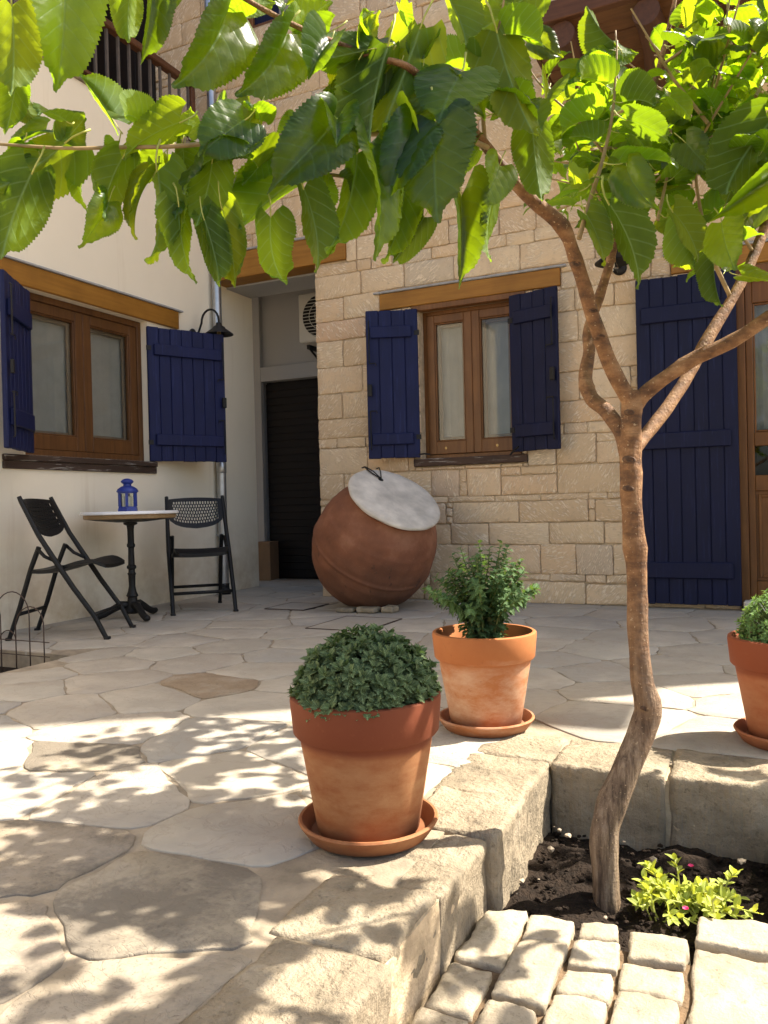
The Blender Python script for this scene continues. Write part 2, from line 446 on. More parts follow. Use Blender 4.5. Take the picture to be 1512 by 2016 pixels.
# ------------------------------------------------------------------ geometry helpers
class G:
    """collects vertices, faces, uvs and material slots for ONE mesh object"""

    def __init__(s):
        s.v, s.f, s.mi, s.uv = [], [], [], {}

    def add(s, vs, fs, mi=0, mat=None):
        b = len(s.v)
        s.v += [tuple(mat @ Vector(p)) for p in vs] if mat is not None else [tuple(p) for p in vs]
        s.f += [tuple(i + b for i in f) for f in fs]
        s.mi += [mi] * len(fs)
        return b

    def box(s, x0, x1, y0, y1, z0, z1, mi=0, mat=None, ch=0.0):
        if ch <= 0:
            vs = [(x, y, z) for z in (z0, z1) for y in (y0, y1) for x in (x0, x1)]
            fs = [(0, 2, 3, 1), (4, 5, 7, 6), (0, 1, 5, 4), (2, 6, 7, 3), (0, 4, 6, 2), (1, 3, 7, 5)]
            return s.add(vs, fs, mi, mat)
        bm = bmesh.new()
        bmesh.ops.create_cube(bm, size=1, matrix=Matrix.Translation(((x0 + x1) / 2, (y0 + y1) / 2, (z0 + z1) / 2)) @ Matrix.Diagonal((x1 - x0, y1 - y0, z1 - z0, 1)))
        bmesh.ops.bevel(bm, geom=bm.edges[:], offset=ch, segments=1, affect='EDGES')
        bm.verts.index_update()
        s.add([v.co[:] for v in bm.verts], [[v.index for v in f.verts] for f in bm.faces], mi, mat)
        bm.free()

    def tube(s, pts, rad, seg=8, mi=0, cap=True, wob=0.0, seed=0):
        pts = [Vector(p) for p in pts]
        n = len(pts)
        if not hasattr(rad, '__len__'):
            rad = [rad] * n
        t0 = (pts[1] - pts[0]).normalized()
        a = t0.orthogonal().normalized()
        vs, fs = [], []
        for i, p in enumerate(pts):
            t = (pts[min(i + 1, n - 1)] - pts[max(i - 1, 0)]).normalized()
            a = (a - t * a.dot(t)).normalized()
            b = t.cross(a)
            for j in range(seg):
                an = 2 * math.pi * j / seg
                r = rad[i]
                if wob:
                    q = p * 14 + Vector((math.cos(an), math.sin(an), seed)) * 1.3
                    r *= 1 + wob * noise.noise(q)
                vs.append(p + (a * math.cos(an) + b * math.sin(an)) * r)
        for i in range(n - 1):
            for j in range(seg):
                k = (j + 1) % seg
                fs.append((i * seg + j, i * seg + k, (i + 1) * seg + k, (i + 1) * seg + j))
        if cap:
            fs.append(tuple(reversed(range(seg))))
            fs.append(tuple(range((n - 1) * seg, n * seg)))
        s.add(vs, fs, mi)

    def lathe(s, prof, seg=40, mi=0, mat=None, ecc=0.0, close=False):
        vs, fs = [], []
        n = len(prof)
        for (r, z) in prof:
            for j in range(seg):
                an = 2 * math.pi * j / seg
                rr = r * (1 + ecc * math.sin(2 * an + 0.5))
                vs.append((rr * math.cos(an), rr * math.sin(an), z))
        for i in range(n - 1):
            for j in range(seg):
                k = (j + 1) % seg
                fs.append((i * seg + j, i * seg + k, (i + 1) * seg + k, (i + 1) * seg + j))
        if close:
            fs.append(tuple(reversed(range(seg))))
            fs.append(tuple(range((n - 1) * seg, n * seg)))
        s.add(vs, fs, mi, mat)

    def mesh(s, name, mats, smooth=False, uvs=None):
        me = bpy.data.meshes.new(name)
        me.from_pydata(s.v, [], s.f)
        for m in (mats if isinstance(mats, (list, tuple)) else [mats]):
            me.materials.append(m)
        if max(s.mi, default=0) > 0:
            me.polygons.foreach_set('material_index', s.mi)
        if smooth:
            me.polygons.foreach_set('use_smooth', [True] * len(me.polygons))
        if uvs is not None:
            lay = me.uv_layers.new(name='UVMap')
            idx = np.empty(len(me.loops), dtype=np.int32)
            me.loops.foreach_get('vertex_index', idx)
            lay.data.foreach_set('uv', np.asarray(uvs, dtype=np.float32)[idx].ravel())
        me.update()
        return me

    def build(s, name, mats, parent=None, smooth=False, loc=None, uvs=None, sharp=None):
        """link as one object; loc moves the origin there while the vertices stay where they are in the parent's space"""
        if loc is not None:
            lx, ly, lz = loc
            s.v = [(x - lx, y - ly, z - lz) for x, y, z in s.v]
        me = s.mesh(name, mats, smooth, uvs)
        if sharp:
            me.set_sharp_from_angle(angle=R(sharp))
        return link(name, me, parent, loc or (0, 0, 0))


def link(name, data, parent=None, loc=(0, 0, 0), rot=(0, 0, 0)):
    o = bpy.data.objects.new(name, data)
    C.objects.link(o)
    if parent is not None:
        o.parent = parent
    o.location = loc
    o.rotation_euler = rot
    return o


def thing(name, label, cat, loc=(0, 0, 0), rotz=0.0, group=None):
    o = link(name, None, None, loc, (0, 0, rotz))
    o.empty_display_size = 0.1
    return tag(o, label, cat, group)


def tag(o, label=None, cat=None, group=None, kind=None):
    if label:
        o['label'] = label
    if cat:
        o['category'] = cat
    if group:
        o['group'] = group
    if kind:
        o['kind'] = kind
    return o


def structure(name, g, mat, label=None, cat=None, **k):
    o = g.build(name, mat, **k)
    return tag(o, label, cat, None, 'structure')


def slab(outline, thick, ch, rng, bulge=0.0, tilt=0.0, jit=0.0):
    """a stone piece seen from +z: outline is a ccw list of (u, v); top face at z = 0"""
    n = len(outline)
    cx = sum(p[0] for p in outline) / n
    cy = sum(p[1] for p in outline) / n
    tx, ty = rng.uniform(-tilt, tilt), rng.uniform(-tilt, tilt)
    vs, fs = [], []

    def inset(d):
        out = []
        for i in range(n):
            p0, p1, p2 = outline[i - 1], outline[i], outline[(i + 1) % n]
            e = Vector((p2[0] - p0[0], p2[1] - p0[1]))
            if e.length < 1e-9:
                e = Vector((1, 0))
            e.normalize()
            out.append((p1[0] - e.y * d, p1[1] + e.x * d))
        return out
    for d, z in ((0, -thick), (0, -ch), (ch * 0.35, -ch * 0.3), (ch, 0.0)):
        for (x, y) in (inset(d) if d else outline):
            zz = z + (rng.uniform(-jit, jit) if z > -thick else 0) + (x - cx) * tx + (y - cy) * ty
            vs.append((x, y, zz))
    # inner ring part-way to the middle carries the swelling of the face
    for (x, y) in outline:
        vs.append((cx + (x - cx) * 0.55, cy + (y - cy) * 0.55, bulge * 0.8 + rng.uniform(-jit, jit) + (x - cx) * 0.55 * tx + (y - cy) * 0.55 * ty))
    vs.append((cx, cy, bulge))
    for r in range(4):
        for i in range(n):
            k = (i + 1) % n
            fs.append((r * n + i, r * n + k, (r + 1) * n + k, (r + 1) * n + i))
    for i in range(n):
        fs.append((4 * n + i, 4 * n + (i + 1) % n, 5 * n))
    return vs, fs, cx, cy


def roughen(poly, step, amp, rng, corner=0.0):
    """subdivide a polygon's edges and knock them about"""
    out = []
    n = len(poly)
    for i in range(n):
        a, b = Vector(poly[i]), Vector(poly[(i + 1) % n])
        L = (b - a).length
        k = max(1, int(L / step))
        nr = Vector(((b - a).y, -(b - a).x))
        if nr.length > 1e-9:
            nr.normalize()
        for j in range(k):
            t = j / k
            p = a.lerp(b, t)
            if j == 0:
                if corner and L > 3 * corner:
                    pr = Vector(poly[i - 1])
                    d0 = (pr - a).normalized() if (pr - a).length > 1e-6 else Vector((0, 0))
                    d1 = (b - a).normalized()
                    c0 = min(corner, 0.3 * (pr - a).length) * rng.uniform(0.5, 1.2)
                    c1 = min(corner, 0.3 * L) * rng.uniform(0.5, 1.2)
                    out.append(tuple(a + d0 * c0))
                    out.append(tuple(a + d1 * c1))
                    continue
                p = p + Vector((rng.uniform(-amp, amp), rng.uniform(-amp, amp)))
            else:
                p = p + nr * rng.uniform(-amp, amp * 0.6)
            out.append(tuple(p))
    return out


def clip(poly, nx, ny, d):
    """keep nx*x + ny*y <= d"""
    out = []
    for i in range(len(poly)):
        p, q = poly[i - 1], poly[i]
        a, b = nx * p[0] + ny * p[1] - d, nx * q[0] + ny * q[1] - d
        if a <= 0 and b <= 0:
            out.append(q)
        elif a <= 0 < b or b <= 0 < a:
            t = a / (a - b)
            x = (p[0] + (q[0] - p[0]) * t, p[1] + (q[1] - p[1]) * t)
            out.append(x)
            if b <= 0:
                out.append(q)
    return out


def shrink(poly, d):
    n = len(poly)
    out = list(poly)
    for i in range(n):
        a, b = poly[i], poly[(i + 1) % n]
        ex, ey = b[0] - a[0], b[1] - a[1]
        L = math.hypot(ex, ey)
        if L < 1e-6:
            continue
        nx, ny = ey / L, -ex / L
        out = clip(out, nx, ny, nx * a[0] + ny * a[1] - d)
        if len(out) < 3:
            return []
    return out


def area(p):
    return 0.5 * sum(p[i - 1][0] * p[i][1] - p[i][0] * p[i - 1][1] for i in range(len(p)))


def rough_block(x0, x1, y0, y1, z0, z1, rnd, amp, step=0.03, seed=0, freq=5.0):
    """a solid hewn block: gridded box with worn edges and a hammered surface; returns verts, faces"""
    bm = bmesh.new()
    dims = (x1 - x0, y1 - y0, z1 - z0)
    n = [max(3, min(30, int(d / step))) for d in dims]
    idx = {}
    vs, fs = [], []
    c = Vector(((x0 + x1) / 2, (y0 + y1) / 2, (z0 + z1) / 2))

    def vert(i, j, k):
        if (i, j, k) in idx:
            return idx[(i, j, k)]
        p = Vector((x0 + dims[0] * i / n[0], y0 + dims[1] * j / n[1], z0 + dims[2] * k / n[2]))
        q = p.copy()
        for ax in range(3):
            lo, hi = (x0, y0, z0)[ax] + rnd, (x1, y1, z1)[ax] - rnd
            q[ax] = min(max(p[ax], lo), hi) if hi > lo else c[ax]
        dlt = p - q
        if dlt.length > 1e-6:
            p = q + dlt.normalized() * min(rnd, dlt.length)
            nrm = dlt.normalized()
        else:
            nrm = Vector((0, 0, 1))
        s = Vector((seed * 7.3, seed * 3.1, seed * 1.7))
        a = noise.noise(p * freq + s) + 0.5 * noise.noise(p * freq * 2.7 + s) + 0.3 * noise.noise(p * freq * 6.5 + s)
        p = p + nrm * a * amp
        idx[(i, j, k)] = len(vs)
        vs.append(p[:])
        return idx[(i, j, k)]
    for ax in range(3):
        u, v = (ax + 1) % 3, (ax + 2) % 3
        for side in (0, n[ax]):
            for a in range(n[u]):
                for b in range(n[v]):
                    q = []
                    for da, db in ((0, 0), (1, 0), (1, 1), (0, 1)):
                        t = [0, 0, 0]
                        t[ax], t[u], t[v] = side, a + da, b + db
                        q.append(vert(*t))
                    fs.append(tuple(q) if side else tuple(reversed(q)))
    bm.free()
    return vs, fs


def block_obj(name, dims, rnd, amp, mat, parent, seed, step=0.03, freq=5.0):
    g = G()
    g.add(*rough_block(*dims, rnd, amp, step, seed, freq))
    c = ((dims[0] + dims[1]) / 2, (dims[2] + dims[3]) / 2, (dims[4] + dims[5]) / 2)
    return g.build(name, mat, parent, True, c)


YW, XW = 6.10, -4.65            # faces of the stone house and of the cream house
LOW = -0.14                     # level of the sett paving below the patio step

# ------------------------------------------------------------------ ground and patio
g = G()
g.add([(-150, -150, -0.45), (150, -150, -0.45), (150, 150, -0.45), (-150, 150, -0.45)], [(0, 1, 2, 3)])
structure('ground', g, M['earth'])

g = G()
g.box(-5.6, 3.5, 3.25, 8.2, -0.4, -0.0045)
g.box(-3.5, -0.72, -2.5, 3.25, -0.4, -0.0045)
g.box(-0.72, 3.5, 2.52, 3.25, -0.4, -0.0045)
g.box(-5.6, -3.5, -2.5, 2.35, -0.4, -0.0045)
patio = structure('patio', g, M['bed'])

rng = random.Random(11)
seeds = []
tries = 0
TANC = (-2.28, 2.9)
seeds.append(TANC)
while len(seeds) < 290 and tries < 30000:
    tries += 1
    p = (rng.uniform(-5.4, 1.9), rng.uniform(-0.4, 7.9))
    if p[0] > -0.80 and p[1] < 2.62:
        continue
    near = 0.275 + 0.042 * p[1]
    if rng.random() < 0.3:
        near *= 0.72
    if all(math.hypot((p[0] - q[0]) * 0.9, p[1] - q[1]) > near for q in seeds):
        seeds.append(p)
for i, sd in enumerate(seeds):
    poly = [(-5.6, -0.8), (2.2, -0.8), (2.2, 8.0), (-5.6, 8.0)]
    near = sorted(range(len(seeds)), key=lambda j: (seeds[j][0] - sd[0]) ** 2 + (seeds[j][1] - sd[1]) ** 2)[1:22]
    for j in near:
        q = seeds[j]
        nx, ny = q[0] - sd[0], q[1] - sd[1]
        poly = clip(poly, nx, ny, nx * (q[0] + sd[0]) / 2 + ny * (q[1] + sd[1]) / 2)
    xs, ys = [p[0] for p in poly], [p[1] for p in poly]
    if max(xs) > -0.83 and min(ys) < 2.66:
        if sd[0] < -0.83 and sd[1] < 2.75:
            poly = clip(poly, 1, 0, -0.835 + 0.02 * math.sin(3 * sd[1]))
        else:
            poly = clip(poly, 0, -1, -2.665)
    if min(xs) < -3.5 and min(ys) < 3.25 and max(ys) > 2.3:
        if sd[0] > -3.5:
            poly = clip(poly, -1, 0, 3.5)
        else:
            poly = clip(poly, 0, -1, -3.25) if sd[1] > 2.8 else clip(poly, 0, 1, 2.35)
    if sd[0] > -3.5:
        poly = clip(poly, 0, 1, 6.16)
    else:
        poly = clip(poly, 0, 1, 7.5)
    if len(poly) < 3:
        continue
    poly = shrink(poly, rng.uniform(0.0005, 0.0055) if sd[1] > 1.9 else rng.uniform(0.002, 0.0095))
    if len(poly) < 3 or area(poly) < 0.012:
        continue
    # drop near-duplicate corners
    pp = [p for k, p in enumerate(poly) if math.hypot(p[0] - poly[k - 1][0], p[1] - poly[k - 1][1]) > 0.02]
    if len(pp) < 3:
        continue
    cen = (sum(p[0] for p in pp) / len(pp), sum(p[1] for p in pp) / len(pp))
    if not seen((cen[0], cen[1], 0), 500):
        continue
    out = roughen(pp, 0.06, 0.012, rng, 0.03)
    vs, fs, cx, cy = slab(out, 0.03, 0.0032, rng, rng.uniform(-0.001, 0.002), 0.004, 0.0008)
    gg = G()
    gg.add(vs, fs)
    if i == 0:
        gg.v = [(x, y, z + 0.001) for x, y, z in gg.v]
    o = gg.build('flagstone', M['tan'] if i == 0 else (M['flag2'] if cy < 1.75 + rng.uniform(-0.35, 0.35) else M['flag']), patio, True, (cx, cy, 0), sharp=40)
    if i == 0:
        o['label'] = 'tan brown sandstone flag among paler stones'

# bed edge against the cream wall, with soil
g = G()
g.box(-4.64, -3.51, 2.36, 3.24, -0.4, -0.10)
structure('wall_bed_soil', g, M['soil'])

# stone step round the tree bed: kerb blocks are its pieces
g = G()
g.box(-0.85, -0.616, -1.5, 2.36, -0.4, -0.012)
g.box(-0.60, 2.2, 2.392, 2.64, -0.4, -0.012)
step = structure('stone_step', g, M['mortar'])
ys = [2.40, 2.07, 1.80, 1.50, 1.24, 0.92, 0.58, 0.2, -0.2]
for i in range(len(ys) - 1):
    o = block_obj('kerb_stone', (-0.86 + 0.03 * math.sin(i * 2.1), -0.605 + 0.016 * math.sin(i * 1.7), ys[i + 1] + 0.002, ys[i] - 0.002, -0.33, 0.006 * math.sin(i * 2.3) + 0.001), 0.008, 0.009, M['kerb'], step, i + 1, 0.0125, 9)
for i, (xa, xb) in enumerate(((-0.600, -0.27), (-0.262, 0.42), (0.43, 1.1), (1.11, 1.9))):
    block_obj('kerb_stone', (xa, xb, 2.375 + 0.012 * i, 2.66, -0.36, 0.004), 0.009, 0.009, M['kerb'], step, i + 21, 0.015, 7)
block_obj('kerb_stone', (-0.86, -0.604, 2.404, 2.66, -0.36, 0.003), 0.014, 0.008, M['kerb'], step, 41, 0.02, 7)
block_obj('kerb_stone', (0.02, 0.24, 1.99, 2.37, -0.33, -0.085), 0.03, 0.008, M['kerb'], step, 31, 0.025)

# sett paving on the lower level
g = G()
g.box(-0.60, 2.2, -1.5, 1.72, -0.40, LOW - 0.018)
lower = structure('sett_path', g, M['sand'])
SETTS = [
    [[-0.6, 1.75], [-0.51, 1.79], [-0.49, 1.54], [-0.6, 1.54]], [[-0.5, 1.77], [-0.4, 1.78], [-0.39, 1.68], [-0.49, 1.66]],
    [[-0.39, 1.78], [-0.31, 1.8], [-0.3, 1.74], [-0.38, 1.71]], [[-0.28, 1.77], [-0.16, 1.79], [-0.16, 1.69], [-0.27, 1.67]],
    [[-0.15, 1.89], [0.10, 1.94], [0.10, 1.79], [-0.15, 1.78]], [[-0.15, 1.77], [0.08, 1.77], [0.08, 1.55], [-0.14, 1.5]],
    [[-0.6, 1.52], [-0.51, 1.53], [-0.5, 1.37], [-0.6, 1.37]], [[-0.49, 1.65], [-0.39, 1.66], [-0.385, 1.44], [-0.49, 1.44]],
    [[-0.38, 1.7], [-0.29, 1.72], [-0.28, 1.62], [-0.38, 1.6]], [[-0.38, 1.59], [-0.29, 1.6], [-0.28, 1.51], [-0.38, 1.5]],
    [[-0.28, 1.655], [-0.16, 1.67], [-0.155, 1.57], [-0.275, 1.56]], [[-0.27, 1.55], [-0.16, 1.56], [-0.155, 1.44], [-0.27, 1.41]],
    [[-0.38, 1.49], [-0.28, 1.5], [-0.275, 1.39], [-0.38, 1.38]], [[-0.49, 1.43], [-0.395, 1.43], [-0.39, 1.30], [-0.49, 1.29]],
    [[-0.6, 1.36], [-0.5, 1.36], [-0.5, 1.24], [-0.6, 1.24]], [[-0.145, 1.53], [0.08, 1.53], [0.08, 1.34], [-0.145, 1.37]],
]
rng = random.Random(5)
cols = [(-0.60, -0.50), (-0.49, -0.395), (-0.385, -0.28), (-0.27, -0.155), (-0.145, 0.08)]
for ci, (xa, xb) in enumerate(cols):
    y = [1.23, 1.28, 1.37, 1.40, 1.33][ci]
    while y > 0.6:
        h = rng.uniform(0.09, 0.2)
        SETTS.append([[xa, y], [xb, y], [xb, y - h + 0.01], [xa, y - h + 0.01]])
        y -= h
x = 0.09
while x < 1.2:
    wd = rng.uniform(0.10, 0.16)
    y = 1.9
    while y > 0.9:
        h = rng.uniform(0.1, 0.2)
        SETTS.append([[x, y], [x + wd - 0.01, y], [x + wd - 0.01, y - h + 0.01], [x, y - h + 0.01]])
        y -= h
    x += wd
for i, q in enumerate(SETTS):
    x0, x1 = (q[0][0] + q[3][0]) / 2, (q[1][0] + q[2][0]) / 2
    y0, y1 = (q[2][1] + q[3][1]) / 2, (q[0][1] + q[1][1]) / 2
    c = ((x0 + x1) / 2, (y0 + y1) / 2)
    if not seen((c[0], c[1], LOW), 500):
        continue
    x0, x1, y0, y1 = x0 - 0.001, x1 + 0.001, y0 - 0.001, y1 + 0.001
    vs, fs = rough_block(x0, x1, y0, y1, -0.09, 0.0 + rng.uniform(-0.006, 0.006), 0.0075, 0.0065, 0.009, i + 50, 12)
    # follow the slightly skewed quad of the real sett
    vv = []
    for (px, py, pz) in vs:
        s_, t_ = (px - x0) / (x1 - x0), (y1 - py) / (y1 - y0)
        a = Vector(q[0]).lerp(Vector(q[1]), s_)
        b = Vector(q[3]).lerp(Vector(q[2]), s_)
        p = a.lerp(b, t_)
        vv.append((p.x, p.y, pz + LOW))
    gg = G()
    gg.add(vv, fs)
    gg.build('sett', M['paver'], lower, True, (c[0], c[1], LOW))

# soil of the tree bed: a heaped sheet with clods
g = G()
nx, ny = 70, 50
for j in range(ny + 1):
    for i in range(nx + 1):
        x, y = -0.62 + 1.9 * i / nx, 1.2 + 1.25 * j / ny
        z = LOW - 0.052 + 0.035 * noise.noise(Vector((x * 5, y * 5, 3))) + 0.022 * noise.noise(Vector((x * 19, y * 19, 5))) + 0.012 * noise.noise(Vector((x * 47, y * 47, 8)))
        z += 0.02 * math.exp(-((x + 0.38) ** 2 + (y - 1.98) ** 2) / 0.03) - 0.05 * max(0, y - 2.1)
        g.v.append((x, y, z - 0.05 if y < 1.71 else z))
for j in range(ny):
    for i in range(nx):
        a = j * (nx + 1) + i
        g.f.append((a, a + 1, a + nx + 2, a + nx + 1))
        g.mi.append(0)
structure('soil_bed', g, M['soil'], smooth=True)


def pebble(gg, x, y, z, r, rg, mi=0):
    t = Matrix.Translation((x, y, z)) @ Matrix.Rotation(rg.uniform(0, 6.3), 4, 'Z') @ Matrix.Diagonal((r * rg.uniform(0.8, 1.4), r, r * rg.uniform(0.5, 0.9), 1))
    bm = bmesh.new()
    bmesh.ops.create_icosphere(bm, subdivisions=1, radius=1)
    bm.verts.index_update()
    gg.add([tuple(v.co * rg.uniform(0.8, 1.15)) for v in bm.verts], [[v.index for v in f.verts] for f in bm.faces], mi, t)
    bm.free()


rng = random.Random(8)
g = G()
for i in range(900):
    x, y = rng.uniform(-0.58, 0.3), rng.uniform(1.74, 2.36)
    pebble(g, x, y, LOW - 0.045 + rng.uniform(-0.012, 0.016) - 0.05 * max(0, y - 2.1), rng.choice((0.004, 0.005, 0.007, 0.010)), rng)
tag(g.build('soil_crumbs', M['soil']), None, None, None, 'stuff')
g = G()
for i in range(16):
    a = rng.random()
    pebble(g, rng.uniform(-0.60, -0.53) if a < 0.6 else rng.uniform(-0.58, 0.2), rng.uniform(1.8, 2.3), LOW - 0.025 + rng.uniform(-0.01, 0.02), rng.choice((0.003, 0.005, 0.007, 0.012)), rng)
tag(g.build('pebbles', M['pebble']), None, None, None, 'stuff')


# ------------------------------------------------------------------ walls
def wall_cells(g, plane, a0, a1, z0, z1, openings, d0, d1):
    """boxes filling a wall rectangle round its openings; plane 'y' or 'x', depth d0..d1"""
    aa = sorted({a0, a1, *[o[0] for o in openings], *[o[1] for o in openings]})
    aa = [a for a in aa if a0 <= a <= a1]
    for i in range(len(aa) - 1):
        m = (aa[i] + aa[i + 1]) / 2
        segs = [(z0, z1)]
        for o in openings:
            if o[0] <= m <= o[1]:
                ns = []
                for s0, s1 in segs:
                    if o[3] <= s0 or o[2] >= s1:
                        ns.append((s0, s1))
                        continue
                    if o[2] > s0:
                        ns.append((s0, o[2]))
                    if o[3] < s1:
                        ns.append((o[3], s1))
                segs = ns
        for s0, s1 in segs:
            if plane == 'y':
                g.box(aa[i], aa[i + 1], d0, d1, s0, s1)
            else:
                g.box(d0, d1, aa[i], aa[i + 1], s0, s1)


ROOF, ENDX = 9.6, 3.45
house = thing('stone_house', 'two storey house of dressed limestone blocks with navy shutters and a timber balcony', 'house', (-1.5, 6.5, 0))
HP = Vector(house.location)


def hb(g, name, mat, parent=house, **k):
    """build in world coordinates under the house (or its part)"""
    off = HP if parent == house else HP + Vector(parent.location) if parent.parent == house else Vector((0, 0, 0))
    loc = k.pop('loc', None)
    g.v = [(x - off.x, y - off.y, z - off.z) for x, y, z in g.v]
    if loc is not None:
        loc = tuple(Vector(loc) - off)
    return g.build(name, mat, parent, loc=loc, **k)


WIN = (-2.56, -1.70, 1.17, 2.40)
DOOR = (-0.155, 0.95, 0.0, 2.40)
PASS = (-5.7, -3.54, 0.0, 2.93)
UPW = (-4.22, -3.37, 5.17, 5.95)
LINW = (-2.905, -1.375, 2.44, 2.575)
LIND = (-0.575, 1.3, 2.405, 2.535)
PBEAM = (-4.64, -3.22, 2.926, 3.16)
g = G()
wall_cells(g, 'y', -8.0, ENDX, 0.0, ROOF, [WIN, DOOR, PASS, UPW], YW + 0.014, YW + 0.42)
g.box(ENDX - 0.4, ENDX, YW + 0.421, YW + 5.0, 0.0, ROOF)
hb(g, 'wall', M['mortar'])
g = G()
g.box(-8.2, ENDX + 0.02, YW - 0.15, YW + 5.4, ROOF + 0.002, ROOF + 0.16)
hb(g, 'roof', M['tile'])
g = G()
g.box(-1.5, 3.87, YW - 0.38, YW + 0.01, 6.40, 6.50, ch=0.01)  # unseen canopy added to cast the shade edge on the patio
hb(g, 'added_shade_canopy', M['ceiling'])

# the blocks: courses cut round the openings
rng = random.Random(3)


def cut(r, o):
    a0, a1, b0, b1 = r
    if o[0] >= a1 or o[1] <= a0 or o[2] >= b1 or o[3] <= b0:
        return [r]
    out = []
    if o[0] > a0:
        out.append((a0, o[0], b0, b1))
    if o[1] < a1:
        out.append((o[1], a1, b0, b1))
    m0, m1 = max(a0, o[0]), min(a1, o[1])
    if o[2] > b0:
        out.append((m0, m1, b0, o[2]))
    if o[3] < b1:
        out.append((m0, m1, o[3], b1))
    return out


rects = []
z = 0.0
COURSES = []
while z < 5.7:
    h = rng.choice((0.20, 0.23, 0.26, 0.22, 0.17, 0.28))
    COURSES.append((z, z + h))
    z += h
    if rng.random() < 0.2:
        h = rng.uniform(0.05, 0.10)
        COURSES.append((z, z + h))
        z += h
for ci, (za, zb) in enumerate(COURSES):
    h = zb - za
    x = -5.6 if za > 2.9 else -3.54
    x -= 0.0 if za < 2.9 else rng.uniform(0, 0.3)
    first = True
    while x < 2.2:
        wd = rng.uniform(0.27, 0.60) if h > 0.12 else rng.uniform(0.14, 0.42)
        if first and h > 0.12:
            wd = (0.46, 0.27)[ci % 2] + rng.uniform(-0.04, 0.05)
        first = False
        xe = x + wd
        if h > 0.15 and rng.random() < 0.16:
            # a big block with a little pile of sneck stones at its end
            sn = rng.uniform(0.045, 0.075)
            rects.append((x, xe - sn, za, zb))
            k = rng.choice((2, 3))
            zz = [za + h * t / k + (rng.uniform(-0.015, 0.015) if 0 < t < k else 0) for t in range(k + 1)]
            for t in range(k):
                rects.append((xe - sn, xe, zz[t], zz[t + 1]))
        elif h > 0.19 and rng.random() < 0.14:
            # a shallow levelling piece on top of the block
            t = rng.uniform(0.045, 0.07)
            rects.append((x, xe, za, zb - t))
            m = x + wd * rng.uniform(0.35, 0.65)
            rects.append((x, m, zb - t, zb))
            rects.append((m, xe, zb - t, zb))
        else:
            rects.append((x, xe, za, zb))
        x = xe
for o in (WIN, DOOR, PASS, UPW, LINW, LIND, PBEAM, (-2.62, -1.66, 1.10, 1.171), (-2.62, -1.66, 2.39, 2.445), (-1.35, 2.2, 3.86, 4.06)):
    rects = [c for r in rects for c in cut(r, o)]
rects = [r for r in rects if r[1] - r[0] > 0.028 and r[3] - r[2] > 0.022]
stones, rest = [], G()
for r in rects:
    j = 0.0028
    a0, a1, b0, b1 = r[0] + j, r[1] - j, r[2] + j * 0.8, r[3] - j * 0.8
    if a1 - a0 < 0.012 or b1 - b0 < 0.012:
        continue
    q = [(a0, b0), (a1, b0), (a1, b1), (a0, b1)]
    sk = min(0.010, 0.12 * (b1 - b0))
    q = [(x + rng.uniform(-0.004, 0.002), y + rng.uniform(-sk, sk) * 0.55) for x, y in q]
    out = roughen(q, 0.055, 0.0042, rng, 0.014 if b1 - b0 > 0.09 else 0.006)
    vs, fs, cx, cy = slab(out, 0.06, 0.007, rng, rng.uniform(0.0, 0.009), 0.012, 0.0015)
    pr = rng.uniform(-0.008, 0.004)
    cw = Vector((cx, YW + pr, cy))
    # (u, v, w) -> (x, z, -y)
    wv = [(u, YW + pr - w_, v) for u, v, w_ in vs]
    p = proj(cw)
    stones.append((p is not None and seen(cw, 40), p[2] if p else 99, cw, wv, fs))
vis = sorted([s for s in stones if s[0]], key=lambda s: s[1])
hid = [s for s in stones if not s[0]] + vis[300:]
for _, _, cw, wv, fs in vis[:300]:
    g = G()
    g.add(wv, fs)
    hb(g, 'stone', M['ashlar'], loc=cw, smooth=True, sharp=45)
for _, _, cw, wv, fs in hid:
    rest.add(wv, fs)
tag(hb(rest, 'stonework', M['ashlar'], smooth=True), kind='stuff')

# lintels and their lead strips
for (a, b, c, d) in (LINW, LIND, PBEAM):
    g = G()
    g.box(a, b, YW - 0.02, YW + 0.2, c - 0.001, d, ch=0.005)
    hb(g, 'lintel', M['ochre'], loc=((a + b) / 2, YW, (c + d) / 2))
    g = G()
    g.box(a - 0.05, b + 0.05, YW - 0.035, YW + 0.012, d + 0.001, d + 0.018, ch=0.004)
    hb(g, 'flashing_strip', M['flashing'])


def frame_ring(g, plane, a0, a1, z0, z1, wd, d0, d1, mi=0, bottom=None):
    b = wd if bottom is None else bottom
    f = (lambda p0, p1, q0, q1: g.box(p0, p1, d0, d1, q0, q1, mi, None, 0.004)) if plane == 'y' else (lambda p0, p1, q0, q1: g.box(d0, d1, p0, p1, q0, q1, mi, None, 0.004))
    f(a0, a0 + wd, z0, z1)
    f(a1 - wd, a1, z0, z1)
    f(a0 + wd, a1 - wd, z1 - wd, z1)
    f(a0 + wd, a1 - wd, z0, z0 + b)


def curtain_sheet(g, plane, a0, a1, z0, z1, d, amp, seed):
    n = 40
    vs, fs = [], []
    for i in range(n + 1):
        a = a0 + (a1 - a0) * i / n
        o = d + amp * (math.sin(i * 0.9 + seed) + 0.6 * math.sin(i * 2.3 + seed * 2))
        for z_ in (z0, z1):
            vs.append((a, o, z_) if plane == 'y' else (o, a, z_))
    for i in range(n):
        fs.append((2 * i, 2 * i + 2, 2 * i + 3, 2 * i + 1))
    g.add(vs, fs)


